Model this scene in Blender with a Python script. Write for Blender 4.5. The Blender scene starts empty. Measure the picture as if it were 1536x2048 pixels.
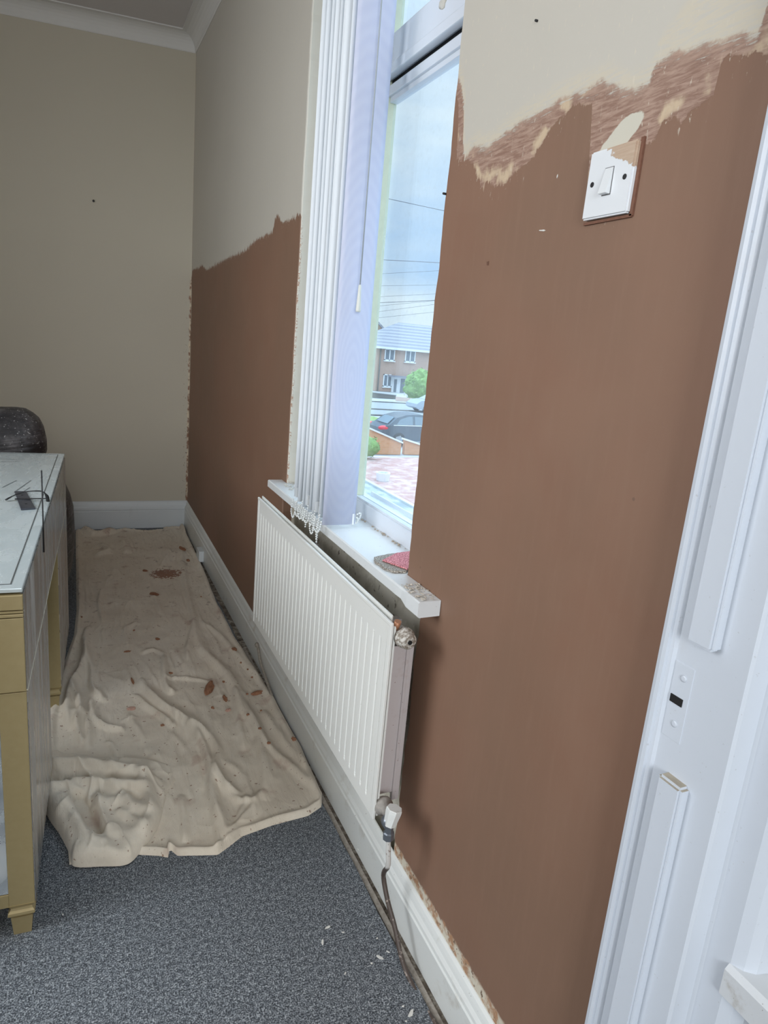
import bpy, bmesh, math, random
import numpy as np
from mathutils import Vector, Matrix, noise
random.seed(7)
R = math.radians
SC = bpy.context.scene
COL = SC.collection

# ---------------------------------------------------------------- camera
CR = Vector((0.90948501, -0.40636033, 0.08779695))
CU = Vector((0.01782349, 0.24910194, 0.96831325))
CF = Vector((0.41535448, 0.87910153, -0.23379724))
CP = Vector((-0.6442, 0.0, 1.22)); FPX = 1343.5
cd = bpy.data.cameras.new('camera'); cam = bpy.data.objects.new('camera', cd); COL.objects.link(cam)
cam.matrix_world = Matrix(((CR.x, CU.x, -CF.x, CP.x), (CR.y, CU.y, -CF.y, CP.y), (CR.z, CU.z, -CF.z, CP.z), (0, 0, 0, 1)))
cd.sensor_fit = 'VERTICAL'; cd.sensor_height = 24; cd.lens = FPX * 24 / 2048
cd.clip_start = 0.02; cd.clip_end = 500
SC.camera = cam

# ---------------------------------------------------------------- exposure
SC.view_settings.view_transform = 'Standard'; SC.view_settings.look = 'None'
SC.view_settings.gamma = 1; SC.view_settings.use_curve_mapping = False
SC.view_settings.exposure = 0.42

# ---------------------------------------------------------------- sky
SKY = 0.90
w = bpy.data.worlds.new('sky'); SC.world = w; w.use_nodes = True
nt = w.node_tree; nt.nodes.clear()
wo = nt.nodes.new('ShaderNodeOutputWorld'); bg = nt.nodes.new('ShaderNodeBackground')
tc = nt.nodes.new('ShaderNodeTexCoord'); mp = nt.nodes.new('ShaderNodeMapping'); mp.inputs['Scale'].default_value = (1.6, 1.6, 5.5)
nz = nt.nodes.new('ShaderNodeTexNoise'); nz.inputs['Scale'].default_value = 1.7; nz.inputs['Detail'].default_value = 5; nz.inputs['Roughness'].default_value = .5
rp = nt.nodes.new('ShaderNodeValToRGB')
rp.color_ramp.elements[0].position = .32; rp.color_ramp.elements[0].color = (.36, .58, .88, 1)
rp.color_ramp.elements[1].position = .68; rp.color_ramp.elements[1].color = (.76, .90, .99, 1)
nt.links.new(tc.outputs['Generated'], mp.inputs[0]); nt.links.new(mp.outputs[0], nz.inputs['Vector'])
nt.links.new(nz.outputs['Fac'], rp.inputs[0]); nt.links.new(rp.outputs[0], bg.inputs[0]); nt.links.new(bg.outputs[0], wo.inputs[0])
# overcast sky: about three times brighter overhead than near the horizon
sx = nt.nodes.new('ShaderNodeSeparateXYZ'); nt.links.new(tc.outputs['Generated'], sx.inputs[0])
mr = nt.nodes.new('ShaderNodeMapRange'); mr.interpolation_type = 'SMOOTHSTEP'; mr.inputs[1].default_value = .32; mr.inputs[2].default_value = .85
mr.inputs[3].default_value = SKY; mr.inputs[4].default_value = SKY * 4.8
nt.links.new(sx.outputs[2], mr.inputs[0]); nt.links.new(mr.outputs[0], bg.inputs[1])

# ---------------------------------------------------------------- fill lamps added at unseen window openings
def area(name, loc, target, sx, sy, power, color, portal=False):
    d = bpy.data.lights.new(name, 'AREA'); d.shape = 'RECTANGLE'; d.size = sx; d.size_y = sy; d.energy = power; d.color = color
    o = bpy.data.objects.new(name, d); COL.objects.link(o); o.location = loc
    v = Vector(target) - Vector(loc); o.rotation_euler = v.to_track_quat('-Z', 'Y').to_euler()
    if portal: d.cycles.is_portal = True
    return o
area('landing_fill', (-1.15, -2.55, 1.65), (-.5, 2.2, .4), 1.1, 1.2, 56, (.92, .96, 1.0))
area('room_left_fill', (-2.38, 1.15, 1.70), (0, 1.2, 1.0), 1.15, 1.25, 27, (.97, .98, 1.0))

# ---------------------------------------------------------------- pixel -> point helpers (reference frame 1536 x 2048)
def ray(u, v): return CR * ((u - 768) / FPX) - CU * ((v - 1024) / FPX) + CF
def onx(u, v, X=0.): r = ray(u, v); return CP + r * ((X - CP.x) / r.x)
def ony(u, v, Y): r = ray(u, v); return CP + r * ((Y - CP.y) / r.y)
def onz(u, v, Z=0.): r = ray(u, v); return CP + r * ((Z - CP.z) / r.z)
def flo(u, v): p = onz(u, v, 0.); return (p.x, p.y)

# ---------------------------------------------------------------- object helpers
def tag(o, label=None, cat=None, group=None, kind=None):
    if label: o['label'] = label
    if cat: o['category'] = cat
    if group: o['group'] = group
    if kind: o['kind'] = kind
    return o
def empty(name, loc=(0, 0, 0), rz=0, parent=None, **k):
    o = bpy.data.objects.new(name, None); COL.objects.link(o); o.location = loc; o.rotation_euler = (0, 0, rz)
    o.empty_display_size = .05
    if parent: o.parent = parent
    return tag(o, **k)
class MB:
    def __init__(s): s.bm = bmesh.new()
    def face(s, vs, mi=0):
        f = s.bm.faces.new([s.bm.verts.new(v) for v in vs]); f.material_index = mi; return f
    def box(s, x0, x1, y0, y1, z0, z1, mi=0, bev=0):
        t = bmesh.new()
        bmesh.ops.create_cube(t, size=1)
        for v in t.verts: v.co = Vector(((x0 + x1) / 2 + v.co.x * (x1 - x0), (y0 + y1) / 2 + v.co.y * (y1 - y0), (z0 + z1) / 2 + v.co.z * (z1 - z0)))
        if bev: bmesh.ops.bevel(t, geom=t.edges[:], offset=bev, segments=2, affect='EDGES', profile=.6)
        return s.merge(t, mi)
    def merge(s, t, mi=0, mat=None):
        m = {}
        for v in t.verts: m[v] = s.bm.verts.new(mat @ v.co if mat else v.co)
        for f in t.faces:
            try: g = s.bm.faces.new([m[v] for v in f.verts]); g.material_index = mi; g.smooth = f.smooth
            except ValueError: pass
        t.free(); return s
    def prism(s, pts, axis, a, b, mi=0, smooth=False):
        """closed polygon extruded along axis ('x','y','z') from a to b"""
        def P(p, q):
            return {'x': (q, p[0], p[1]), 'y': (p[0], q, p[1]), 'z': (p[0], p[1], q)}[axis]
        A = [s.bm.verts.new(P(p, a)) for p in pts]; B = [s.bm.verts.new(P(p, b)) for p in pts]
        n = len(pts)
        for i in range(n):
            f = s.bm.faces.new((A[i], A[(i + 1) % n], B[(i + 1) % n], B[i])); f.material_index = mi; f.smooth = smooth
        for L in (A[::-1], B):
            f = s.bm.faces.new(L); f.material_index = mi
        return s
    def lathe(s, prof, seg=20, mat=None, mi=0, smooth=True, cap=True):
        """profile of (radius, z) around z"""
        rings = []
        for r, z in prof:
            ring = []
            for i in range(seg):
                a = 2 * math.pi * i / seg; p = Vector((r * math.cos(a), r * math.sin(a), z))
                ring.append(s.bm.verts.new(mat @ p if mat else p))
            rings.append(ring)
        for k in range(len(rings) - 1):
            for i in range(seg):
                f = s.bm.faces.new((rings[k][i], rings[k][(i + 1) % seg], rings[k + 1][(i + 1) % seg], rings[k + 1][i])); f.smooth = smooth; f.material_index = mi
        if cap:
            for L in (rings[0][::-1], rings[-1]):
                f = s.bm.faces.new(L); f.material_index = mi
        return s
    def tube(s, pts, r, seg=10, mi=0, flat=None):
        pts = [Vector(p) for p in pts]; rings = []
        up = Vector((0, 0, 1))
        for k, p in enumerate(pts):
            t = (pts[min(k + 1, len(pts) - 1)] - pts[max(k - 1, 0)]).normalized()
            a = t.cross(up)
            if a.length < .05: a = t.cross(Vector((1, 0, 0)))
            a.normalize(); b = a.cross(t).normalized()
            if k and a.dot(pa) < 0: a, b = -a, -b
            pa = a
            rr = r[k] if isinstance(r, (list, tuple)) else r
            r2 = flat if flat else rr
            rings.append([s.bm.verts.new(p + a * rr * math.cos(2 * math.pi * i / seg) + b * r2 * math.sin(2 * math.pi * i / seg)) for i in range(seg)])
        for k in range(len(rings) - 1):
            for i in range(seg):
                f = s.bm.faces.new((rings[k][i], rings[k][(i + 1) % seg], rings[k + 1][(i + 1) % seg], rings[k + 1][i])); f.smooth = True; f.material_index = mi
        for L in (rings[0][::-1], rings[-1]):
            f = s.bm.faces.new(L); f.material_index = mi
        return s
    def ball(s, c, r, sub=1, mi=0, sc=(1, 1, 1)):
        t = bmesh.new(); bmesh.ops.create_icosphere(t, subdivisions=sub, radius=r)
        for f in t.faces: f.smooth = True
        return s.merge(t, mi, Matrix.Translation(c) @ Matrix.Diagonal((*sc, 1)))
    def build(s, name, mats, parent=None, normals=True, **k):
        if not isinstance(mats, (list, tuple)): mats = [mats]
        if normals: bmesh.ops.recalc_face_normals(s.bm, faces=s.bm.faces[:])
        me = bpy.data.meshes.new(name); s.bm.to_mesh(me); s.bm.free()
        for m in mats: me.materials.append(m)
        o = bpy.data.objects.new(name, me); COL.objects.link(o)
        if parent: o.parent = parent
        return tag(o, **k)
def spline(P, n):
    P = [Vector(p) for p in P]; out = []
    for i in range(len(P) - 1):
        a, b, c, d = P[max(i - 1, 0)], P[i], P[i + 1], P[min(i + 2, len(P) - 1)]
        for k in range(n):
            t = k / n
            out.append(.5 * ((2 * b) + (c - a) * t + (2 * a - 5 * b + 4 * c - d) * t * t + (3 * b - a - 3 * c + d) * t ** 3))
    out.append(P[-1]); return out

# ---------------------------------------------------------------- material helpers
class G:
    """tiny node-graph builder"""
    def __init__(s, name):
        s.m = bpy.data.materials.new(name); s.m.use_nodes = True; s.t = s.m.node_tree; s.t.nodes.clear()
        s.out = s.n('ShaderNodeOutputMaterial'); s.b = s.n('ShaderNodeBsdfPrincipled'); s.l(s.b.outputs[0], s.out.inputs[0])
        s._tc = None
    def n(s, k): return s.t.nodes.new(k)
    def l(s, a, b): s.t.links.new(a, b)
    def put(s, sock, v):
        if v is None: return
        if isinstance(v, bpy.types.NodeSocket): s.l(v, sock)
        else:
            if hasattr(sock.default_value, '__len__') and isinstance(v, (int, float)): v = (v,) * len(sock.default_value)
            if hasattr(sock.default_value, '__len__') and len(v) == 3 and len(sock.default_value) == 4: v = (*v, 1)
            sock.default_value = v
    def co(s, scale=(1, 1, 1)):
        if not s._tc: s._tc = s.n('ShaderNodeTexCoord')
        if scale == (1, 1, 1): return s._tc.outputs['Object']
        mp = s.n('ShaderNodeMapping'); mp.inputs['Scale'].default_value = scale; s.l(s._tc.outputs['Object'], mp.inputs[0]); return mp.outputs[0]
    def xyz(s):
        x = s.n('ShaderNodeSeparateXYZ'); s.l(s.co(), x.inputs[0]); return x.outputs
    def noise(s, scale, detail=3, rough=.5, st=(1, 1, 1), dist=0):
        k = s.n('ShaderNodeTexNoise'); s.l(s.co(st), k.inputs['Vector']); k.inputs['Scale'].default_value = scale; k.inputs['Detail'].default_value = detail
        k.inputs['Roughness'].default_value = rough; k.inputs['Distortion'].default_value = dist; return k.outputs['Fac']
    def voro(s, scale, st=(1, 1, 1), out='Distance', feat='F1'):
        k = s.n('ShaderNodeTexVoronoi'); k.feature = feat; s.l(s.co(st), k.inputs['Vector']); k.inputs['Scale'].default_value = scale; return k.outputs[out]
    def math(s, op, a, b=0., c=None, clamp=False):
        k = s.n('ShaderNodeMath'); k.operation = op; k.use_clamp = clamp; s.put(k.inputs[0], a); s.put(k.inputs[1], b)
        if c is not None: s.put(k.inputs[2], c)
        return k.outputs[0]
    def step(s, v, a, b, smooth=True):
        k = s.n('ShaderNodeMapRange'); k.interpolation_type = 'SMOOTHSTEP' if smooth else 'LINEAR'; s.put(k.inputs[0], v); k.inputs[1].default_value = a; k.inputs[2].default_value = b
        return k.outputs[0]
    def mix(s, f, a, b, mode='MIX'):
        k = s.n('ShaderNodeMix'); k.data_type = 'RGBA'; k.blend_type = mode; s.put(k.inputs[0], f); s.put(k.inputs[6], a); s.put(k.inputs[7], b); return k.outputs[2]
    def ramp(s, v, els):
        k = s.n('ShaderNodeValToRGB'); s.l(v, k.inputs[0]); e = k.color_ramp.elements
        while len(e) < len(els): e.new(.5)
        for q, (p, c) in zip(e, els): q.position = p; q.color = (*c, 1)
        return k.outputs[0]
    def curve(s, v, pts):
        k = s.n('ShaderNodeFloatCurve'); s.put(k.inputs['Value'], v); c = k.mapping.curves[0]
        k.mapping.use_clip = False
        for i, (x, y) in enumerate(pts):
            if i < 2: c.points[i].location = (x, y)
            else: c.points.new(x, y)
        for p in c.points: p.handle_type = 'VECTOR'
        k.mapping.update(); return k.outputs[0]
    def bump(s, h, strength=.3, dist=.001, nrm=None):
        k = s.n('ShaderNodeBump'); k.inputs['Strength'].default_value = strength; k.inputs['Distance'].default_value = dist; s.put(k.inputs['Height'], h)
        if nrm: s.l(nrm, k.inputs['Normal'])
        return k.outputs[0]
    def fin(s, color=None, rough=.5, metal=0., nrm=None, **k):
        s.put(s.b.inputs['Base Color'], color); s.put(s.b.inputs['Roughness'], rough); s.put(s.b.inputs['Metallic'], metal)
        if nrm: s.l(nrm, s.b.inputs['Normal'])
        for q, v in k.items(): s.put(s.b.inputs[q], v)
        return s.m
def plain(name, c, rough=.5, metal=0, var=.12, scale=30, bump=.15, bdist=.0006, **k):
    g = G(name); n = g.noise(scale, 4, .6)
    col = g.mix(n, tuple(x * (1 - var) for x in c), tuple(min(1, x * (1 + var)) for x in c))
    return g.fin(col, rough, metal, g.bump(n, bump, bdist), **k)
def dirty_white(name, c=(.74, .76, .77), dirt_haze=(.30, .25, .19), amount=.35, rough=.38, scale=14, spots=.5):
    g = G(name)
    n = g.noise(scale, 6, .65); d = g.step(n, .62 - .12 * amount, .80)
    d = g.math('MULTIPLY', d, amount)
    sp = g.step(g.noise(170, 2, .6), .70, .76); sp = g.math('MULTIPLY', sp, spots)
    col = g.mix(g.noise(3, 2), tuple(x * .95 for x in c), c)
    col = g.mix(d, col, dirt_haze); col = g.mix(sp, col, tuple(x * .55 for x in dirt_haze))
    return g.fin(col, rough, 0, g.bump(g.noise(60, 4, .6), .25, .0006))

# wall paint + fresh plaster, boundary curves measured on the wall (y, z)
T_R = [(.50, 1.80), (.540, 1.775), (.551, 1.70), (.558, 1.645), (.566, 1.610), (.572, 1.572), (.585, 1.577), (.621, 1.583), (.658, 1.588), (.691, 1.592), (.714, 1.590), (.720, 1.570), (.741, 1.568), (.761, 1.572), (.789, 1.589), (.820, 1.596), (.846, 1.596), (.899, 1.599), (.934, 1.593), (.978, 1.592), (1.036, 1.584), (1.080, 1.574), (1.132, 1.585), (1.160, 1.573), (1.172, 1.60), (1.182, 1.66), (1.2, 1.70), (1.225, 1.73)]
S_R = [(.50, 1.56), (.556, 1.547), (.613, 1.561), (.615, 1.525), (.642, 1.521), (.655, 1.509), (.686, 1.516), (.692, 1.498), (.716, 1.494), (.722, 1.42), (.803, 1.42), (.812, 1.50), (.823, 1.573), (.87, 1.577), (.906, 1.563), (.941, 1.529), (.984, 1.515), (1.023, 1.499), (1.086, 1.510), (1.142, 1.562), (1.19, 1.575), (1.2, 1.66), (1.225, 1.70)]
L_ = [(2.10, 1.595), (2.174, 1.605), (2.30, 1.603), (2.354, 1.602), (2.43, 1.638), (2.46, 1.630), (2.484, 1.590), (2.729, 1.587), (2.902, 1.565), (3.33, 1.561), (3.828, 1.548), (3.965, 1.583), (4.1, 1.575), (4.293, 1.578), (4.4, 1.57)]
def wall_mat():
    g = G('wall_paint_and_plaster'); X, Y, Z = g.xyz()
    def cv(P, y0, ln):
        t = g.math('DIVIDE', g.math('SUBTRACT', Y, y0), ln)
        return g.math('MULTIPLY_ADD', g.curve(t, [((y - y0) / ln, (z - 1.3) / .6) for y, z in P]), .6, 1.3)
    far = g.step(Y, 1.69, 1.70); lz = cv(L_, 2.10, 2.3)
    def both(P): a = cv(P, .5, .725); return g.math('ADD', a, g.math('MULTIPLY', far, g.math('SUBTRACT', lz, a)))
    Tz = both(T_R); Sz = both(S_R)
    nf = g.noise(150, 6, .7); nb = g.noise(38, 5, .65); nst = g.noise(30, 5, .7, (1, 6, 1.2)); nh = g.noise(26, 5, .65, (1, 1.1, 9), .4)
    nv = g.noise(9, 5, .7, (1, 8, 1))
    wob = g.math('MULTIPLY_ADD', nf, .012, -.006)
    wob = g.math('ADD', wob, g.math('MULTIPLY_ADD', nb, .030, -.015))
    drip = g.math('MULTIPLY_ADD', g.step(Y, .98, 1.08), .052, .010); drip = g.math('MULTIPLY_ADD', g.step(Y, 2.2, 2.5), .03, drip)
    wob2 = g.math('ADD', wob, g.math('MULTIPLY', g.math('SUBTRACT', nv, .5), drip))
    dS = g.math('SUBTRACT', g.math('ADD', Sz, wob2), Z)
    dT = g.math('SUBTRACT', g.math('ADD', Tz, g.math('MULTIPLY', wob, .8)), Z)
    mS = g.step(dS, 0, .0035); mT = g.step(dT, 0, .009)
    # paints and plaster
    cream = g.mix(g.noise(2.2, 3), (.50, .47, .41), (.55, .515, .45))
    big = g.noise(5, 4, .6, dist=.3); dry = g.noise(2.0, 4, .55)
    brown = g.mix(g.step(big, .3, .7), (.226, .118, .074), (.240, .134, .086))
    brown = g.mix(g.step(dry, .35, .7), brown, (.212, .122, .078))
    brown = g.mix(g.math('MULTIPLY', g.step(g.noise(12, 4, .6, (1, 6, .6)), .45, .8), .35), brown, (.250, .146, .098))
    smear = g.mix(g.step(nh, .36, .66), (.245, .140, .100), (.40, .27, .205))
    fringe = g.mix(nf, (.52, .37, .23), (.58, .48, .35))
    # smear: streaky, thin toward its top edge
    aS = g.math('MULTIPLY', mT, g.step(g.math('ADD', g.math('MULTIPLY', dT, 26.0), g.math('MULTIPLY_ADD', nh, 2.4, -1.15)), -.10, .40))
    smear = g.mix(g.math('MULTIPLY', g.step(g.math('ABSOLUTE', g.math('ADD', dS, .010)), .020, .002), g.step(g.noise(22, 3, .5), .50, .62)), smear, fringe)
    # pale halo of wet plaster water above the smear, right of the switch
    halo = g.math('MULTIPLY', g.step(g.math('ADD', dT, g.math('MULTIPLY', g.step(Y, .73, .66), .035)), -.026, -.004), g.step(nh, .36, .56)); halo = g.math('MULTIPLY', halo, g.step(Y, 2.1, 2.0)); halo = g.math('MULTIPLY', halo, .5)
    paint = g.mix(halo, cream, (.60, .52, .38))
    # paint left showing over the light switch
    ex = g.math('SUBTRACT', Y, .757); ez = g.math('SUBTRACT', Z, g.math('MULTIPLY_ADD', ex, -.42, 1.513))
    e = g.math('ADD', g.math('POWER', g.math('DIVIDE', ex, .036), 2.), g.math('POWER', g.math('DIVIDE', ez, .017), 2.))
    e = g.math('ADD', e, g.math('MULTIPLY_ADD', nb, 1.2, -.6))
    hole = g.step(e, 1.15, .95)
    col = g.mix(aS, paint, smear)
    col = g.mix(mS, col, brown)
    col = g.mix(hole, col, (.58, .55, .46))
    # paint specks showing in the plaster just under the edge near the window
    spk = g.math('MULTIPLY', g.step(g.noise(120, 3, .6, (1, 1.5, .6)), .60, .64), g.math('MULTIPLY', g.step(dS, .035, .0), g.step(nst, .5, .62)))
    col = g.mix(g.math('MULTIPLY', spk, .9), col, (.60, .54, .44))
    # returns of the opening (x beyond the face) and head are old cream gloss
    ret = g.math('MULTIPLY', g.step(X, .0015, .003), g.step(Z, .70, .71))
    edge = g.math('MULTIPLY', ret, g.math('MULTIPLY', g.step(X, .012, .004), g.step(nf, .52, .56)))
    col = g.mix(ret, col, (.70, .67, .58)); col = g.mix(g.math('MULTIPLY', edge, g.step(Z, 1.62, 1.5)), col, (.42, .22, .13))
    # ragged strip along the skirting and in the room corner
    zb = g.math('SUBTRACT', g.math('SUBTRACT', Z, g.math('MULTIPLY_ADD', Y, .0185, .086)), g.math('MULTIPLY', wob, .9))
    rag = g.step(zb, .034, .027); rcol = g.mix(g.step(nb, .42, .60), (.62, .56, .45), (.40, .22, .12))
    rcol = g.mix(g.step(g.noise(90, 3, .6), .60, .66), rcol, (.16, .10, .06))
    rag = g.math('MULTIPLY', rag, g.step(Y, 2.25, 1.6)); col = g.mix(rag, col, rcol)
    cc = g.step(g.math('ADD', Y, g.math('MULTIPLY', wob, 1.2)), 4.305, 4.312); cc = g.math('MULTIPLY', cc, g.step(g.noise(14, 4), .40, .52))
    col = g.mix(cc, col, (.55, .50, .42))
    spot = g.step(g.voro(7), .020, .014); col = g.mix(g.math('MULTIPLY', spot, .5), col, (.12, .07, .05))
    rgh = g.mix(mS, .6, g.mix(big, .55, .75))
    h = g.math('ADD', g.math('MULTIPLY', g.math('MAXIMUM', mS, g.math('MULTIPLY', aS, .5)), .9), g.math('MULTIPLY', nb, .25))
    b = g.bump(h, .45, .0012); b = g.bump(g.noise(6, 3, .5, (1, 1, .5)), .25, .006, b)
    return g.fin(col, rgh, 0, b)
def back_mat():
    g = G('cream_wall_paint'); X, Y, Z = g.xyz()
    col = g.mix(g.noise(1.6, 3), (.50, .455, .365), (.55, .505, .41))
    nb = g.noise(40, 5, .65)
    e = g.math('MULTIPLY', g.step(g.math('ADD', X, g.math('MULTIPLY_ADD', nb, .03, -.015)), -.012, -.004), g.step(Z, 1.56, 1.50))
    col = g.mix(e, col, g.mix(g.step(g.noise(30, 4), .45, .55), (.62, .52, .38), (.24, .12, .07)))
    sp = g.math('MULTIPLY', g.step(g.noise(95, 3, .6), .64, .68), g.math('MULTIPLY', g.step(X, -.045, -.02), g.step(Z, 1.6, .8)))
    col = g.mix(sp, col, (.14, .09, .06))
    return g.fin(col, .6, 0, g.bump(g.noise(90, 4, .6), .15, .0008))
M = {}
M['wall'] = wall_mat(); M['back'] = back_mat()
M['ceil'] = plain('ceiling_paint', (.60, .57, .56), .8, scale=5, var=.03)
M['cove'] = plain('coving_paint', (.66, .645, .62), .7, scale=8, var=.03)
M['skirt'] = dirty_white('skirting_gloss', (.74, .75, .72), (.33, .26, .17), .55, .35)
M['skirt_far'] = dirty_white('skirting_gloss_far', (.62, .65, .66), (.3, .25, .2), .25, .4)
M['gloss'] = dirty_white('door_frame_gloss', (.62, .66, .72), (.42, .36, .27), .16, .28, 11, .22)
M['upvc'] = dirty_white('window_frame_white', (.74, .78, .84), (.45, .42, .38), .12, .25, 20, .15)
M['sill'] = dirty_white('sill_gloss', (.74, .76, .76), (.30, .24, .17), .45, .32, 12, .7)
M['rad'] = dirty_white('radiator_enamel', (.80, .80, .76), (.38, .28, .18), .14, .3, 18, .25)
M['rad_back'] = dirty_white('radiator_rear_enamel', (.50, .45, .44), (.25, .10, .05), .5, .45, 18, .8)
M['black'] = plain('black_parts_gap_shade', (.012, .012, .014), .5)
M['dark'] = plain('dark_void', (.01, .009, .008), .9)
M['tan_dirt'] = plain('dusty_ledge', (.42, .37, .29), .8, scale=60, var=.35)
def carpet_mat():
    g = G('grey_carpet'); a = g.noise(330, 2, .6); c = g.noise(95, 4, .8); b = g.noise(5, 3)
    v = g.math('ADD', g.math('MULTIPLY', a, .62), g.math('MULTIPLY', c, .38))
    col = g.ramp(v, [(.40, (.018, .021, .026)), (.48, (.085, .095, .108)), (.55, (.25, .268, .285)), (.64, (.54, .56, .57))])
    col = g.mix(g.math('MULTIPLY', b, .35), col, (.10, .11, .12))
    return g.fin(col, .95, 0, g.bump(v, .9, .004))
M['carpet'] = carpet_mat()
def boards_mat():
    g = G('dusty_boards'); n = g.noise(40, 5, .7)
    col = g.ramp(n, [(.35, (.05, .035, .025)), (.5, (.16, .13, .10)), (.62, (.34, .31, .26)), (.72, (.60, .58, .54))])
    return g.fin(col, .9, 0, g.bump(n, .6, .003))
M['boards'] = boards_mat()
def cloth_mat():
    g = G('dust_sheet_cotton'); X, Y, Z = g.xyz()
    k = g.n('ShaderNodeTexWave'); k.wave_type = 'BANDS'; k.bands_direction = 'X'; g.l(g.co(), k.inputs['Vector']); k.inputs['Scale'].default_value = 210; k.inputs['Distortion'].default_value = 1.5; k.inputs['Detail'].default_value = 2
    k2 = g.n('ShaderNodeTexWave'); k2.wave_type = 'BANDS'; k2.bands_direction = 'Y'; g.l(g.co(), k2.inputs['Vector']); k2.inputs['Scale'].default_value = 190; k2.inputs['Distortion'].default_value = 1.5; k2.inputs['Detail'].default_value = 2
    wv = g.math('ADD', k.outputs['Fac'], k2.outputs['Fac'])
    n = g.noise(5, 4, .6, dist=.4); n2 = g.noise(60, 5, .7)
    col = g.mix(g.step(n, .3, .7), (.70, .61, .49), (.78, .70, .58))
    col = g.mix(g.math('MULTIPLY', n2, .35), col, (.44, .37, .29))
    col = g.mix(g.step(g.noise(11, 3, .5), .60, .74), col, (.56, .44, .35))
    # plaster stains trodden into the far end
    st = g.math('MULTIPLY', g.step(g.noise(22, 5, .7), .60, .66), g.math('MULTIPLY', g.step(Y, 1.9, 3.4), .55)); col = g.mix(st, col, (.25, .17, .12))
    sp = g.math('MULTIPLY', g.step(g.noise(75, 3, .6), .66, .70), .8); col = g.mix(sp, col, (.27, .15, .09))
    ex = g.math('DIVIDE', g.math('SUBTRACT', X, -.235), .085); ey = g.math('DIVIDE', g.math('SUBTRACT', Y, 3.42), .085)
    e = g.math('ADD', g.math('ADD', g.math('MULTIPLY', ex, ex), g.math('MULTIPLY', ey, ey)), g.math('MULTIPLY_ADD', n2, 4.4, -2.2))
    col = g.mix(g.step(e, .8, .6), col, (.27, .12, .06))
    b = g.bump(wv, .3, .0006); b = g.bump(n2, .35, .0012, b)
    # slack creases running along the length of the sheet
    b = g.bump(g.noise(14, 4, .55, (2.2, .55, 1), 1.0), .5, .007, b)
    return g.fin(col, .92, 0, b, **{'Sheen Weight': .15})
M['cloth'] = cloth_mat()
def gold_mat():
    g = G('gold_paint'); n = g.noise(60, 4, .6)
    return g.fin(g.mix(n, (.36, .28, .135), (.42, .335, .175)), .42, .25, g.bump(n, .08, .0005))
M['gold'] = gold_mat()
def mirror_mat(name, st, tint, dust=.45):
    g = G(name); n = g.noise(9, 5, .6, st, .5); d = g.step(n, .35, .75)
    col = g.mix(g.math('MULTIPLY', d, dust), tint, (.46, .44, .40))
    rough = g.math('MULTIPLY_ADD', d, .34, .16)
    metal = g.math('SUBTRACT', 1., g.math('MULTIPLY_ADD', d, .5, .12))
    return g.fin(col, rough, metal, g.bump(g.noise(70, 3), .06, .0006))
M['mirror_side'] = mirror_mat('dusty_mirror_side', (1, 2.6, .22), (.50, .48, .46), .7)
M['mirror'] = mirror_mat('mirror', (1, 1, 1), (.80, .84, .86), .12)
g = G('dusty_glass_reflection'); n = g.noise(16, 6, .7, (1, .35, 1), .8)
M['table_glass'] = g.fin(g.mix(g.step(n, .35, .7), (.56, .63, .64), (.64, .70, .70)), g.math('MULTIPLY_ADD', n, .3, .12), .15, g.bump(n, .05, .001))  # pale base colour also stands for the window's reflection in the dusty top
def wrap_mat():
    g = G('dusty_black_polythene'); n = g.noise(7, 4, .6, (3, 1, 1), .5); d = g.step(g.noise(12, 5, .65), .42, .8)
    hoop = g.noise(16, 3, .55, (3, .4, .4))
    col = g.mix(d, (.030, .029, .032), (.16, .15, .155)); sp = g.step(g.noise(120, 2), .66, .70); col = g.mix(sp, col, (.4, .4, .4))
    return g.fin(col, .42, 0, g.bump(hoop, .7, .012, g.bump(n, .4, .006)))
M['wrap'] = wrap_mat()
def slat_mat():
    g = G('blind_fabric'); k = g.n('ShaderNodeTexWave'); k.wave_type = 'RINGS'; k.rings_direction = 'SPHERICAL'
    mp = g.n('ShaderNodeMapping'); mp.inputs['Location'].default_value = (.02, 0, -.25); mp.inputs['Scale'].default_value = (1.0, 0, .22); g.l(g.co(), mp.inputs[0]); g.l(mp.outputs[0], k.inputs['Vector'])
    k.inputs['Scale'].default_value = 42; k.inputs['Distortion'].default_value = 2.5; k.inputs['Detail'].default_value = 2
    col = g.mix(k.outputs['Fac'], (.69, .72, .86), (.73, .76, .89))
    g.fin(col, .7, 0, g.bump(k.outputs['Fac'], .3, .0005))
    tr = g.n('ShaderNodeBsdfTranslucent'); tr.inputs[0].default_value = (.75, .8, .95, 1); mx = g.n('ShaderNodeMixShader'); mx.inputs[0].default_value = .28
    g.l(g.b.outputs[0], mx.inputs[1]); g.l(tr.outputs[0], mx.inputs[2]); g.l(mx.outputs[0], g.out.inputs[0]); return g.m
M['slat'] = slat_mat()
M['slat2'] = plain('blind_fabric_back', (.72, .76, .80), .7, var=.03)
M['plastic'] = plain('white_plastic', (.74, .76, .77), .3, var=.02)
M['bead'] = plain('clear_bead', (.75, .77, .75), .2, var=.02)
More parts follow.
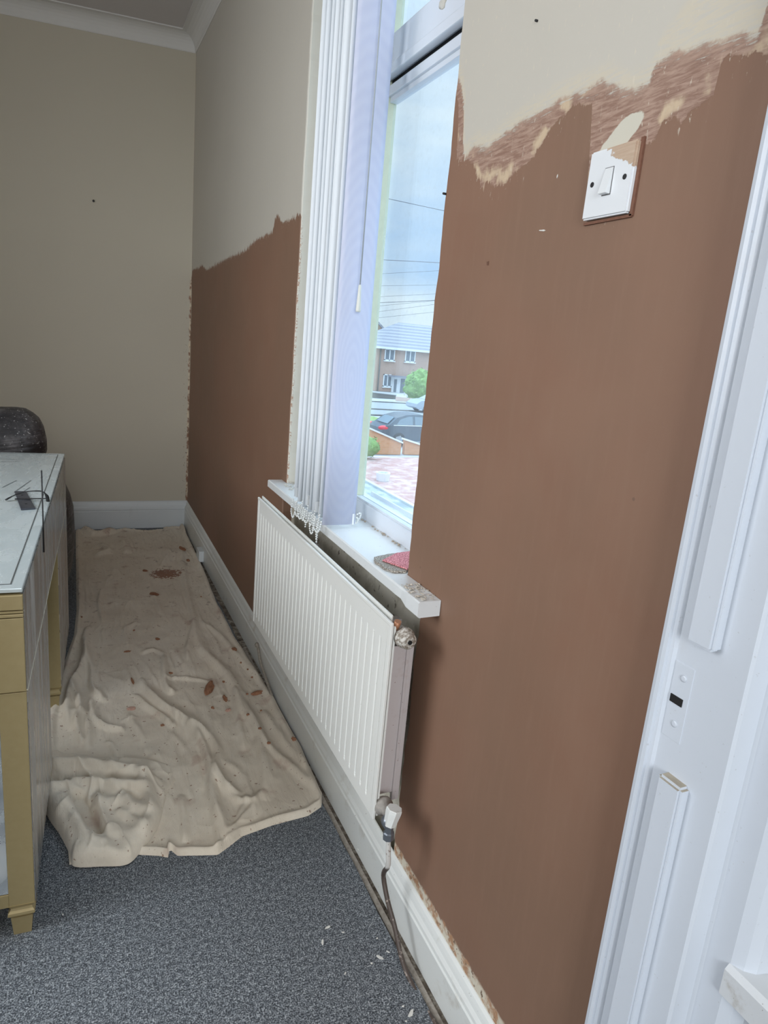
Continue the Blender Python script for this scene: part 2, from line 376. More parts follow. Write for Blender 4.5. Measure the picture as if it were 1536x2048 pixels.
def glass_mat(name='window_glass', tint=(.97, .985, .98), dirt_haze=.065):
    g = G(name); g.t.nodes.remove(g.b)
    t = g.n('ShaderNodeBsdfTransparent'); t.inputs[0].default_value = (*tint, 1); r = g.n('ShaderNodeBsdfGlossy'); r.inputs[1].default_value = .02
    lw = g.n('ShaderNodeLayerWeight'); f = g.math('MULTIPLY_ADD', g.math('POWER', lw.outputs['Facing'], 5.), .9, .035); m1 = g.n('ShaderNodeMixShader'); g.l(f, m1.inputs[0]); g.l(t.outputs[0], m1.inputs[1]); g.l(r.outputs[0], m1.inputs[2])
    d = g.n('ShaderNodeBsdfDiffuse'); d.inputs[0].default_value = (.8, .85, .9, 1); m2 = g.n('ShaderNodeMixShader')
    g.put(m2.inputs[0], g.math('MULTIPLY_ADD', g.step(g.noise(60, 4, .7), .5, .8), dirt_haze * 1.5, dirt_haze)); g.l(m1.outputs[0], m2.inputs[1]); g.l(d.outputs[0], m2.inputs[2]); g.l(m2.outputs[0], g.out.inputs[0]); return g.m  # diffuse film imitates the bright haze over the view outside
M['glass'] = glass_mat()
def debris_mat(name, a, b):
    g = G(name); n = g.noise(120, 4, .65); return g.fin(g.mix(n, a, b), .9, 0, g.bump(n, .6, .003))
M['chunk'] = debris_mat('dried_plaster', (.20, .085, .04), (.38, .19, .11))
M['chunk_pink'] = debris_mat('pale_plaster', (.45, .26, .20), (.55, .36, .28))
M['flake'] = debris_mat('white_flake', (.62, .60, .54), (.75, .74, .70))

# ================================================================ ROOM SHELL
def rough_edge_panel(mb, y0, y1, z0, z1, x0=0., x1=.16, jit0=0., jit1=0., nz_=60):
    """wall slab whose vertical edges wander a little (hand-finished plaster)"""
    zs = [z0 + (z1 - z0) * i / nz_ for i in range(nz_ + 1)]
    def e(y, z, j, k): return y + j * (noise.noise(Vector((k, 0, z * 9))) + .6 * noise.noise(Vector((k, 5, z * 30))))
    L = [(e(y0, z, jit0, 1.3), z) for z in zs]; Rr = [(e(y1, z, jit1, 7.7), z) for z in zs]
    for i in range(nz_):
        a, b, c, d = L[i], L[i + 1], Rr[i + 1], Rr[i]
        r = .004
        # face with a small rounded arris at each edge
        mb.face([(x0, a[0] + r, a[1]), (x0, b[0] + r, b[1]), (x0, c[0] - r, c[1]), (x0, d[0] - r, d[1])])
        for (p, q, sg) in ((a, b, 1), (d, c, -1)):
            mb.face([(x0, p[0] + r * sg, p[1]), (x0, q[0] + r * sg, q[1]), (x0 + r, q[0], q[1]), (x0 + r, p[0], p[1])])
            mb.face([(x0 + r, p[0], p[1]), (x0 + r, q[0], q[1]), (x1, q[0], q[1]), (x1, p[0], p[1])])
    mb.face([(x1, L[0][0], z0), (x1, Rr[0][0], z0), (x1, Rr[0][0], z1), (x1, L[0][0], z1)])
ZT = 2.95
mb = MB()
rough_edge_panel(mb, .518, 1.222, .74, ZT, jit1=.006, nz_=110)       # right of window, above sill line
rough_edge_panel(mb, .518, 1.150, -.03, .74, jit1=.012, nz_=50)     # right of radiator recess
rough_edge_panel(mb, 2.155, 4.40, .74, ZT, jit0=.005, nz_=110)
rough_edge_panel(mb, 2.190, 4.40, -.03, .74, jit0=.008, nz_=50)
mb.box(.0, .16, 1.215, 2.16, 2.36, ZT)                              # above window
mb.build('wall_right', M['wall'], kind='structure')
def recess_mat():
    g = G('old_cream_recess'); n = g.noise(9, 5, .7, dist=.6)
    col = g.mix(g.step(n, .42, .62), (.70, .66, .56), (.52, .48, .38)); col = g.mix(g.step(g.noise(34, 4, .7), .60, .68), col, (.20, .16, .12))
    return g.fin(col, .7, 0, g.bump(n, .4, .003))
MB().box(.035, .16, 1.10, 2.25, -.03, .735).build('wall_recess', recess_mat(), kind='structure')
mb = MB(); mb.box(-2.52, .16, 4.33, 4.45, -.03, ZT); mb.build('wall_back', M['back'], kind='structure')
mb = MB()
for a, b, c, d in ((.38, 4.45, -.03, 1.02), (.38, 4.45, 2.38, ZT), (.38, .54, 1.02, 2.38), (1.76, 4.45, 1.02, 2.38)): mb.box(-2.52, -2.4, a, b, c, d)
mb.build('wall_left', M['back'], kind='structure')
mb = MB(); mb.box(-2.52, -.86, .39, .51, -.03, ZT); mb.box(-.86, .0, .39, .51, 2.06, ZT); mb.build('wall_front', M['back'], kind='structure')
# ceiling falls slightly (old house)
zc = lambda x, y: 2.800 + .05 * x + .02 * (y - 4.33)
mb = MB(); X0, X1, Y0, Y1 = -2.52, .16, .3, 4.45
mb.face([(X0, Y0, zc(X0, Y0)), (X1, Y0, zc(X1, Y0)), (X1, Y1, zc(X1, Y1)), (X0, Y1, zc(X0, Y1))]); mb.face([(X0, Y0, 3.0), (X1, Y0, 3.0), (X1, Y1, 3.0), (X0, Y1, 3.0)])
mb.build('ceiling', M['ceil'], kind='structure')
def coving(name, fn, mat):
    """fn(t, off, drop) -> point ; concave section with small lips"""
    prof = [(0, .082), (.003, .082), (.006, .076)] + [(.006 + .072 * (1 - math.cos(a)) , .076 - .070 * math.sin(a)) for a in [i * math.pi / 14 for i in range(1, 8)]] + [(.084, .006), (.084, .0)]
    mb = MB(); n = 12
    rows = [[mb.bm.verts.new(fn(k / n, o, d)) for o, d in prof] for k in range(n + 1)]
    for k in range(n):
        for i in range(len(prof) - 1): mb.bm.faces.new((rows[k][i], rows[k][i + 1], rows[k + 1][i + 1], rows[k + 1][i]))
    mb.build(name, mat, kind='structure')
def cb(t, o, d):
    x = -2.4 + (2.4 - o) * t; y = 4.33 - o; return (x, y, zc(x, y) - d)
def cr(t, o, d):
    y = .5 + (3.83 - o) * t; x = -o; return (x, y, zc(x, y) - d)
coving('trim_1', cb, M['cove']); coving('trim_2', cr, M['cove'])
# carpet and boards
MB().box(-2.4, .1, -2.6, 4.4, -.06, -.014).build('floor', M['boards'], kind='structure')
mb = MB()
n = 90; xe = lambda y: -.047 + .004 * noise.noise(Vector((3, y * 6, 0))) + .002 * noise.noise(Vector((3, y * 30, 0)))
ys = [-2.6 + (4.325 + 2.6) * i / 180 for i in range(181)]
for i in range(180):
    a, b = ys[i], ys[i + 1]
    mb.face([(-2.4, a, 0), (xe(a), a, 0), (xe(b), b, 0), (-2.4, b, 0)]); mb.face([(xe(a), a, 0), (xe(a) + .002, a, -.014), (xe(b) + .002, b, -.014), (xe(b), b, 0)])
tag(mb.build('carpet', M['carpet']), 'speckled dark grey carpet covering the floor', 'carpet', kind='structure')
# skirting
def skirt(mb, P, h, out=.02):
    """P(t)->(base point, outward dir xy), profile swept"""
def skprof(h): return [(0, 0), (.020, 0), (.020, h * .66), (.0165, h * .68), (.0165, h * .70), (.019, h * .72), (.018, h * .78), (.013, h * .84), (.011, h * .90), (.008, h * .96), (.003, h), (0, h)]
def skirt_obj(name, pts, dirs, hs, mat):
    mb = MB(); rows = []
    for (x, y), (dx, dy), h in zip(pts, dirs, hs): rows.append([mb.bm.verts.new((x + dx * o, y + dy * o, z - .012)) for o, z in skprof(h + .012)])
    for k in range(len(rows) - 1):
        for i in range(len(rows[0]) - 1): mb.bm.faces.new((rows[k][i], rows[k][i + 1], rows[k + 1][i + 1], rows[k + 1][i]))
    mb.bm.faces.new(rows[0]); mb.bm.faces.new(rows[-1][::-1])
    return mb.build(name, mat, kind='structure')
ysk = [.52, 1.0, 1.3, 1.6, 2.1, 2.6, 3.2, 3.7, 4.31]
skirt_obj('baseboard_right', [(0.001, y) for y in ysk], [(-1, 0)] * len(ysk), [.090 + .0185 * y for y in ysk], M['skirt'])
skirt_obj('baseboard_back', [(-2.4, 4.329), (-.001, 4.329)], [(0, -1)] * 2, [.172] * 2, M['skirt_far'])
# narrow gripper strip and debris line between carpet and skirting
mb = MB()
for a, b in ((.52, 1.02), (1.03, 1.62), (1.63, 2.5)): mb.box(-.043, -.030, a, b, -.013, -.006, bev=.001)
mb.build('gripper_strip', debris_mat('gripper_wood', (.10, .07, .05), (.50, .46, .40)), label='thin wooden gripper strip between grey carpet and white skirting', cat='strip')

# ---------------------------------------------------------------- doorway beside the switch
d1 = empty('door_1', (0, .45, 0), kind='structure')
prof = [(.0, .522), (-.024, .522), (-.029, .519), (-.030, .514), (-.0295, .509), (-.026, .508), (-.0255, .503), (-.022, .500), (-.022, .412), (-.019, .409), (.000, .404), (.002, .400), (.002, .372), (.008, .360), (.018, .352), (.035, .348), (.06, .347), (.12, .347), (.12, .522)]
mb = MB(); mb.prism([(x, y) for x, y in prof], 'z', -.02, 2.06); j = mb.build('jamb', M['gloss'], d1); j.location = (0, -.45, 0)
mb = MB(); mb.prism([(-.9 - x * 1.0 + .04, y) for x, y in prof], 'z', -.02, 2.06); j = mb.build('jamb', M['gloss'], d1); j.location = (0, -.45, 0)
mb = MB(); mb.box(-.86, -.0, .36, .525, 2.03, 2.07); j = mb.build('head', M['gloss'], d1); j.location = (0, -.45, 0)
for z0, z1 in ((.0, .772), (.938, 2.03)):
    mb = MB(); t = bmesh.new(); bmesh.ops.create_cube(t, size=1)
    for v in t.verts: v.co = Vector((-.027 + v.co.x * .018 , .465 + v.co.y * .034, (z0 + z1) / 2 + v.co.z * (z1 - z0)))
    bmesh.ops.bevel(t, geom=[e for e in t.edges], offset=.0035, segments=2, affect='EDGES')
    mb.merge(t); o = mb.build('door_stop', [M['gloss'], M['tan_dirt']], d1); o.location = (0, -.45, 0)
    for p in o.data.polygons:
        if p.normal.z > .8 and z0 < .1: p.material_index = 1
# strike plate, painted over, with its dark latch hole
mb = MB(); mb.box(-.0228, -.021, .472, .4985, .812, .905, 0, .0004)
sp = mb.build('strike_plate', M['gloss'], d1); sp.location = (0, -.45, 0)
a, b = onx(1342, 1386, -.0237), onx(1362, 1415, -.0237); mb = MB(); mb.box(-.0241, -.0225, b.y, a.y, b.z, a.z)
o = mb.build('latch_hole', M['dark'], sp, label='dark rectangular latch hole')
for zz in (.832, .889):
    mb = MB(); mb.lathe([(.0042, 0), (.0040, .0008), (.002, .0009)], 14, Matrix.Translation((-.0228, .484, zz)) @ Matrix.Rotation(-math.pi / 2, 4, 'Y')); mb.build('screw', M['gloss'], sp)

# ---------------------------------------------------------------- landing beyond the doorway (camera side)
mb = MB()
mb.box(.085, .2, -2.6, .347, -.03, 2.6); mb.build('wall_landing_right', plain('landing_cream', (.48, .465, .41), .6, scale=3, var=.05), kind='structure')
mb = MB(); mb.box(-2.3, -2.18, -2.6, .39, -.03, 2.6)
mb.box(-2.3, -1.75, -2.72, -2.6, -.03, 2.6); mb.box(-.55, .2, -2.72, -2.6, -.03, 2.6); mb.box(-1.75, -.55, -2.72, -2.6, -.03, .9); mb.box(-1.75, -.55, -2.72, -2.6, 2.2, 2.6)
mb.build('wall_landing_back', plain('landing_cream_back', (.42, .41, .38), .6, scale=3, var=.05), kind='structure')
MB().box(-2.3, .2, -2.72, .39, 2.6, 2.7).build('ceiling_landing', M['ceil'], kind='structure')
led = empty('panelled_ledge', (.04, .1, 0), label='dusty white boxed ledge at lower right behind the door frame', cat='ledge')
mb = MB(); mb.prism([(-.004, .560), (-.004, .592), (.002, .598), (.085, .598), (.085, .545), (.012, .545), (.004, .552)], 'y', -1.4, .373)
o = mb.build('ledge_cap', dirty_white('ledge_gloss', (.68, .70, .72), (.30, .24, .16), .9, .4, 22, .8), led); o.location = (-.04, -.1, 0)
mb = MB(); mb.box(.045, .085, -1.4, .346, .0, .546); o = mb.build('ledge_panel', plain('oxblood_paint', (.035, .006, .006), .5), led, label='dark red panel under the ledge'); o.location = (-.04, -.1, 0)

# ================================================================ WINDOW
w1 = empty('window_1', (.1, 1.69, .75), kind='structure')
def wpart(mb, name, mats, parent=w1, **k):
    o = mb.build(name, mats, parent, **k); o.location = (-.1, -1.69, -.75); return o
FX0, FX1 = .085, .145
mb = MB()
def rail(y0, y1, z0, z1): mb.box(FX0, FX1, y0, y1, z0, z1, 0, .003)
mb.box(FX0, FX1, 1.19, 2.17, .745, .800, 0, .003)        # bottom rail
mb.prism([(.090, .795), (.090, .806), (.108, .800), (.112, .795)], 'y', 1.19, 2.17)
mb.box(FX0, FX1, 1.19, 2.17, 2.30, 2.37, 0, .003)
mb.box(FX0, FX1, 2.095, 2.165, .75, 2.36, 0, .003); mb.box(FX0, FX1, 1.19, 1.235, .75, 2.36, 0, .003)
mb.box(.030, FX0, 2.118, 2.16, .755, 2.36, 0, .002)      # casing in the far reveal
mb.box(.052, FX0, 2.105, 2.12, .755, 2.36, 0, .002)
wpart(mb, 'window_frame', M['upvc'])
mb = MB(); mb.box(.100, .126, 1.776, 1.83, .80, 2.30, 0, .002)
wpart(mb, 'mullion', plain('aged_mullion', (.62, .66, .50), .4, scale=40, var=.1))
mb = MB(); mb.box(.083, .15, 1.23, 1.775, 1.888, 1.975, 0, .003); mb.box(.078, .10, 1.23, 1.775, 1.882, 1.906, 0, .003)
wpart(mb, 'transom', M['upvc'])
mb = MB(); mb.box(.098, .128, 1.23, 1.775, 1.848, 1.872, 0, .002); mb.box(.106, .128, 1.23, 1.775, 1.836, 1.850, 0, .002)
wpart(mb, 'sash_rail', M['upvc'])
mb = MB(); mb.box(.108, .135, 1.23, 1.775, 1.868, 1.892); wpart(mb, 'shadow_gap', M['black'], label='dark strip for the shade in the frame gap')  # black box stands for the shaded gap under the transom
mb = MB(); mb.box(.150, .200, 1.19, 2.17, .735, .757, 0, .003); mb.box(.146, .152, 1.23, 1.775, .800, .812)
wpart(mb, 'outer_sill', M['upvc'])
for y0, y1, z0, z1 in ((1.235, 1.772, .80, 1.84), (1.235, 1.772, 1.975, 2.30), (1.83, 2.095, .80, 2.30)):
    mb = MB(); mb.box(.117, .121, y0, y1, z0, z1); wpart(mb, 'pane', M['glass'])
# chipped filler on the transom
mb = MB(); mb.ball((0, 0, 0), .018, 2, 0, (.18, 1, .7))
o = mb.build('filler_patch', debris_mat('old_filler', (.55, .52, .46), (.68, .66, .60)), label='lumpy patch of old filler on the window frame rail', cat='filler'); p = onx(886, 6, .083); o.location = p
for v in o.data.vertices: v.co += v.co.normalized() * .007 * noise.noise(v.co * 160)
# inner sill board with rough right end
mb = MB(); N = 44
def sillx(t, y):  # front edge with nibbles near right end
    return -.050 + (.004 * noise.noise(Vector((1, y * 60, 0))) if y < 1.15 else .0008 * noise.noise(Vector((1, y * 60, 0))))
ysl = [1.065 + (2.205 - 1.065) * i / N for i in range(N + 1)]
rows = []
for i, y in enumerate(ysl):
    th = .024 + (.008 if y < 1.12 else 0) ; x = sillx(0, y)
    back = .086 if 1.225 < y < 2.15 else -.001
    rows.append([(x + .003, .756), (x, .753), (x, .757 - th), (x + .004, .755 - th), (back, .755 - th), (back, .756)])
V = [[mb.bm.verts.new((p[0], ysl[i], p[1] + (.002 * noise.noise(Vector((ysl[i] * 80, k, 0))) if ysl[i] < 1.16 else 0))) for k, p in enumerate(r)] for i, r in enumerate(rows)]
for i in range(N):
    for k in range(6): mb.bm.faces.new((V[i][k], V[i][(k + 1) % 6], V[i + 1][(k + 1) % 6], V[i + 1][k]))
mb.bm.faces.new(V[0]); mb.bm.faces.new(V[-1][::-1])
wpart(mb, 'window_sill', M['sill'])
# crumbly debris crust on both ends of the sill
def crust(name, c, sx, sy, h, mat, label, n=26, **k):
    mb = MB()
    for i in range(n):
        t = bmesh.new(); r = random.uniform(.0015, .004); bmesh.ops.create_icosphere(t, subdivisions=1, radius=r)
        for v in t.verts: v.co *= random.uniform(.6, 1.2)
        mb.merge(t, 0, Matrix.Translation((c[0] + random.uniform(-sx, sx), c[1] + random.uniform(-sy, sy), c[2] + r * .3)) @ Matrix.Rotation(random.random() * 6, 4, 'Z') @ Matrix.Diagonal((1.4, 1, .5 * h, 1)))
    return mb.build(name, mat, label=label, cat='debris', kind='stuff', **k)
crust('plaster_crumbs', (-.026, 1.115, .757), .022, .045, 1, debris_mat('crumbs', (.40, .34, .27), (.70, .67, .60)), 'loose plaster crumbs on the near end of the window sill', 60)
crust('plaster_crumbs', (.076, 1.45, .757), .004, .22, 1, debris_mat('sill_grime', (.30, .22, .15), (.60, .52, .42)), 'thin line of brown crumbs where the sill meets the window frame', 45)
crust('plaster_crumbs', (.012, 2.08, .757), .035, .07, 1, debris_mat('crumbs_far', (.42, .38, .32), (.68, .65, .58)), 'loose crumbs and flakes on the far end of the sill', 60)

# ---------------------------------------------------------------- vertical blind, bunched at the far side
blind = empty('vertical_blind', (-.02, 1.7, .77), label='white vertical blind drawn back to the far side of the window', cat='blind')
def bl(mb, name, mats, parent=blind, off=True, **k):
    o = mb.build(name, mats, parent, **k)
    if off: o.location = (.02, -1.7, -.77)
    return o
mb = MB(); mb.box(-.050, .0, 1.24, 2.14, 2.31, 2.35, 0, .003); bl(mb, 'head_rail', M['plastic'])
SL = [(1.582, 1), (1.628, 14), (1.655, -9), (1.672, 3), (1.712, 16), (1.728, -4), (1.765, 8), (1.80, 2), (1.83, -10)]
for i, (y, a) in enumerate(SL):
    mb = MB(); W = .0455; n = 8
    zb, zt = (.768 if i == 0 else .772 + .006 * (i % 3)), 2.305
    def pt(s, z):
        bow = .0035 * (1 - s * s); ca, sa = math.cos(R(a)), math.sin(R(a))
        return (-.0245 + s * W * ca + bow * sa, y + s * W * sa - bow * ca, z)
    for k in range(n):
        s0, s1 = -1 + 2 * k / n, -1 + 2 * (k + 1) / n
        for m in range(6):
            z0, z1 = zb + (zt - zb) * m / 6, zb + (zt - zb) * (m + 1) / 6
            f = mb.face([pt(s0, z0), pt(s1, z0), pt(s1, z1), pt(s0, z1)]); f.smooth = True
    bmesh.ops.remove_doubles(mb.bm, verts=mb.bm.verts[:], dist=1e-5)
    o = bl(mb, 'slat', M['slat'] if i == 0 else M['slat2']); sm = o.modifiers.new('t', 'SOLIDIFY'); sm.thickness = .0009
    mb = MB(); mb.box(-.066, .018, y - .0014, y + .0014, zb - .001, zb + .028); mb.build('bottom_weight', M['plastic'], o)
def chain(pts, name='bead_chain'):
    P = spline(pts, 14); mb = MB(); mb.tube(P, .0005, 5)
    acc = 0; last = P[0]; mb.ball(last, .0027, 1)
    for p in P[1:]:
        acc += (p - last).length; last = p
        if acc > .0058: mb.ball(p, .0027, 1); acc = 0
    bl(mb, name, M['bead'])
for i in range(len(SL) - 1):
    y0, y1 = SL[i][0], SL[i + 1][0]; s = random.uniform(.028, .052)
    xl = -.070 - random.uniform(0, .006)
    chain([(xl, y0, .776), (xl - .004, y0 + (y1 - y0) * .15 - .006, .776 - s * .7), (xl - .004, (y0 + y1) / 2, .776 - s), (xl - .003, y1 + .005, .776 - s * .65), (xl, y1, .778)])
for k, (yy, zz) in enumerate(((1.60, .722), (1.64, .735), (1.70, .728), (1.75, .74))):
    chain([(-.071, yy, .79), (-.075, yy - .004, .765), (-.074, yy + .004, zz)])
chain([(-.070, 1.61, .785), (-.078, 1.60, .75), (-.076, 1.598, .712)])
chain([(.021, 1.585, .790), (.036, 1.584, .797), (.040, 1.60, .775), (.032, 1.61, .763), (.022, 1.62, .775)])
chain([(.021, 1.585, .785), (.030, 1.586, .783), (.034, 1.60, .766), (.027, 1.62, .762), (.02, 1.628, .775)])
mb = MB(); mb.tube([(-.0275, 1.55, 2.31), (-.0275, 1.55, 1.36)], .0017, 8); cord = bl(mb, 'pull_cord', plain('cord_grey', (.36, .39, .42), .6))
mb = MB(); mb.lathe([(.0015, .062), (.0036, .060), (.0040, .045), (.0062, .004), (.0058, 0), (.003, -.0005)], 20, Matrix.Translation((-.0275, 1.55, 1.302))); mb.build('cord_weight', plain('ivory_plastic', (.66, .67, .62), .35, var=.02), cord)

# ---------------------------------------------------------------- torn sheets lying on the sill
def slab(name, px, z, th, mat, jag, label, cat):
    P = [onz(u, v, z) for u, v in px]; Q = []
    for i in range(len(P)):
        a, b = P[i], P[(i + 1) % len(P)]
        for k in range(8):
            p = a.lerp(b, k / 8); n = noise.noise(p * 170) * jag; Q.append((p.x + n, p.y + n * .7))
    c = Vector((sum(q[0] for q in Q) / len(Q), sum(q[1] for q in Q) / len(Q), z))
    mb = MB(); mb.prism([(q[0] - c.x, q[1] - c.y) for q in Q], 'z', 0, th)
    o = mb.build(name, mat, label=label, cat=cat); o.location = c; return o
def speck(name, a, b, sc):
    g = G(name); v = g.step(g.noise(sc, 3, .7), .44, .56); return g.fin(g.mix(v, a, b), .85, 0, g.bump(v, .6, .002))
slab('vinyl_offcut', [(748, 1118), (775, 1112), (830, 1106), (838, 1120), (812, 1146), (790, 1146), (772, 1141), (750, 1126)], .757, .005, speck('speckled_grey', (.16, .13, .10), (.55, .51, .45), 420), .003, 'jagged grey speckled offcut lying on the window sill under a pink piece', 'offcut')
slab('sandpaper_piece', [(765, 1122), (793, 1108), (840, 1102), (845, 1120), (815, 1140), (788, 1130)], .7635, .003, speck('speckled_pink', (.42, .10, .12), (.86, .38, .40), 380), .003, 'pink speckled torn piece on top of the grey offcut on the sill', 'offcut')

# ================================================================ LIGHT SWITCH
sw = empty('light_switch', (0, .7565, 1.4572), label='white single light switch smeared with plaster at its top corner', cat='light switch')
def plate_mat():
    g = G('switch_plate'); X, Y, Z = g.xyz(); n = g.noise(70, 5, .6)
    d = g.math('ADD', g.math('SUBTRACT', g.math('MULTIPLY', Z, 1.0), g.math('MULTIPLY', Y, .55)), g.math('MULTIPLY_ADD', n, .03, -.015))
    m = g.step(d, .0340, .0350); sm = g.mix(g.noise(110, 4, .6, (1, .3, 3)), (.40, .26, .18), (.62, .50, .38))
    m2 = g.math('MULTIPLY', g.step(g.math('ADD', Y, g.math('MULTIPLY', n, .006)), .044, .0445), g.step(Z, .028, .030))
    col = g.mix(m, (.74, .76, .78), sm); col = g.mix(m2, col, (.42, .27, .19))
    return g.fin(col, .35, 0, g.bump(m, .4, .0008))
mb = MB(); t = bmesh.new(); bmesh.ops.create_cube(t, size=1)
for v in t.verts: v.co = Vector((-.0045 + v.co.x * .009, v.co.y * .085, v.co.z * .085))
bmesh.ops.bevel(t, geom=t.edges[:], offset=.0022, segments=2, affect='EDGES'); mb.merge(t)
plate = mb.build('plate', plate_mat(), sw); plate.rotation_euler = (R(.4), 0, 0)
mb = MB(); mb.box(-.0094, -.0085, -.0082, .0082, -.0165, .0175); mb.build('rocker_gap_shade', plain('switch_shadow', (.10, .10, .10), .6), plate)  # dark sheet stands for the shade around the rocker
mb = MB(); mb.prism([(-.0088, -.0155), (-.0170, -.0150), (-.0100, .0165), (-.0088, .0165)], 'y', -.0072, .0072); o = mb.build('rocker', M['plastic'], plate)
for s in (-1, 1):
    mb = MB(); mb.lathe([(.0034, 0), (.0034, .0006), (.0030, .0007)], 18, Matrix.Translation((-.0090, s * .0302, .001)) @ Matrix.Rotation(-math.pi / 2, 4, 'Y')); mb.build('screw', plain('screw_hole_dark', (.02, .02, .022), .4), plate, label='dark sunken screw')
# brown plaster edge, its dark colour carrying the shadow gap beside the plate
mb = MB(); mb.box(-.003, 0, -.0475, -.042, -.046, .045); mb.box(-.003, 0, -.046, .044, -.0475, -.0440)
mb.build('plaster_gap_shade', plain('plaster_gap_shade', (.17, .075, .045), .8, scale=150, var=.4), sw, label='rough dark brown plaster edge with its shadow gap painted in')

# small wall marks
def nail(name, p, r, l, label, ax='x'):
    mb = MB(); rot = Matrix.Rotation(-math.pi / 2, 4, 'Y') if ax == 'x' else Matrix.Rotation(math.pi / 2, 4, 'X')
    mb.lathe([(r, 0), (r, l), (r * .6, l * 1.2)], 10, rot); o = mb.build(name, M['black'], label=label, cat='nail'); o.location = p; return o
nail('nail', onx(1075, 42, 0), .0018, .004, 'tiny dark nail in cream paint at top of the right wall')
nail('wall_plug', ony(187, 402, 4.33), .006, .010, 'dark plug in the cream back wall', 'y')
nail('nail', onx(375, 873, 0), .008, .02, 'dark nail in the far room corner edge of the brown plaster')
nail('nail', onx(892, 388, 0), .0022, .006, 'small dark nail at the near edge of the window opening')

def scuff(px, l, wd_, ang, mat, label):
    p = onx(*px, 0); mb = MB(); n = 9
    pts = [(l * math.cos(a) * random.uniform(.6, 1.1), wd_ * math.sin(a) * random.uniform(.5, 1.2)) for a in [2 * math.pi * i / n for i in range(n)]]
    mb.prism(pts, 'x', -.0006, .0004); o = mb.build('plaster_scuff', mat, label=label, cat='scuff'); o.location = p; o.rotation_euler = (ang, 0, 0)
scuff((1085, 461), .009, .0014, R(8), M['flake'], 'pale scratch in the brown plaster below left of the switch')
scuff((976, 527), .005, .004, R(40), plain('scuff_dark', (.13, .06, .035), .8), 'dark dent in the brown plaster between window and switch')
scuff((1115, 352), .0012, .003, 0, M['flake'], 'tiny white fleck in the plaster left of the switch')
# ================================================================ RADIATOR
rad = empty('radiator', (-.1, 1.58, .28), label='white ribbed double panel radiator below the window', cat='radiator')
def rp_(mb, name, mats, parent=rad, **k):
    o = mb.build(name, mats, parent, **k); o.location = (.1, -1.58, -.28); return o
Y0r, Y1r, Z0r, Z1r = 1.062, 2.112, .286, .712
def ribs_panel(x, nf=32, depth=.0055):
    """pressed steel panel: vertical flutes stop short of plain bands top and bottom"""
    mb = MB(); ny = nf * 8; zs = [Z0r, Z0r + .012, Z0r + .026, Z0r + .031, Z0r + .036, Z0r + .05, Z1r - .062, Z1r - .050, Z1r - .044, Z1r - .038, Z1r - .014, Z1r]
    def prof(t):
        f = (t * nf) % 1; d = abs(f - .5) * 2           # 1 at groove
        return -1 if d < .74 else (-1 + 2 * ((d - .74) / .26))
    rows = []
    for z in zs:
        a = 0
        if Z0r + .028 < z < Z1r - .040: a = min(1, (z - (Z0r + .028)) / .007, ((Z1r - .040) - z) / .010)
        row = []
        for i in range(ny + 1):
            t = i / ny; y = Y0r + .014 + (Y1r - Y0r - .028) * t
            row.append(mb.bm.verts.new((x + a * depth * .5 * (prof(t) + 1) * 1.0, y, z)))
        rows.append(row)
    for k in range(len(zs) - 1):
        for i in range(ny): f = mb.bm.faces.new((rows[k][i], rows[k][i + 1], rows[k + 1][i + 1], rows[k + 1][i])); f.smooth = False
    # side seams and returns
    for ya, yb in ((Y0r, Y0r + .014), (Y1r - .014, Y1r)): mb.box(x - .0012, x + .004, ya, yb, Z0r, Z1r, 0, .001)
    mb.box(x + .008, x + .012, Y0r + .005, Y1r - .005, Z0r + .003, Z1r - .003)
    return mb
fp = rp_(ribs_panel(-.104), 'front_panel', M['rad'])
mb = MB()      # top edge: folded seam with channel behind
mb.box(-.106, -.100, Y0r, Y1r, Z1r - .002, Z1r + .006, 0, .0015); mb.box(-.100, -.090, Y0r + .02, Y1r, Z1r - .010, Z1r - .004); mb.box(-.092, -.088, Y0r + .03, Y1r, Z1r - .006, Z1r + .009, 0, .001)
rp_(mb, 'top_channel', M['rad'])
mb = MB(); mb.box(-.044, -.034, Y0r + .03, Y1r - .02, Z0r + .012, Z1r - .05, 0, .002); mb.box(-.050, -.043, Y0r + .03, Y0r + .04, Z0r + .012, Z1r - .05, 0, .001)
mb.box(-.088, -.044, Y0r + .034, Y0r + .037, Z0r + .03, Z1r - .06)
rp_(mb, 'rear_panel', M['rad_back'], label='rusty greyish pink rear panel')
g = G('painted_old_brass'); n = g.noise(130, 5, .7); old = g.fin(g.mix(g.step(n, .42, .58), (.22, .18, .14), (.60, .57, .52)), .6, 0, g.bump(n, .7, .003))
# upper right end: blanking plug and vent
mb = MB(); c = onx(812, 1278, -.075)
mt = Matrix.Translation(c) @ Matrix.Rotation(math.pi / 2, 4, 'X')
mb.lathe([(.013, -.035), (.0155, -.030), (.016, -.014), (.0205, -.012), (.0205, -.002), (.0165, .001), (.0165, .012), (.0135, .0155), (.007, .0165)], 24, mt); vv = rp_(mb, 'vent_plug', old, label='paint-splashed round plug')
mb = MB(); mb.lathe([(.0048, .016), (.0048, .0185), (.004, .019)], 6, mt); mb.build('vent_hole', M['dark'], vv)
mb = MB(); mb.tube([(-.09, 1.075, .70), (-.088, 1.070, .718)], .007, 10); rp_(mb, 'tee_joint', plain('copper_old', (.42, .20, .11), .5, .4))
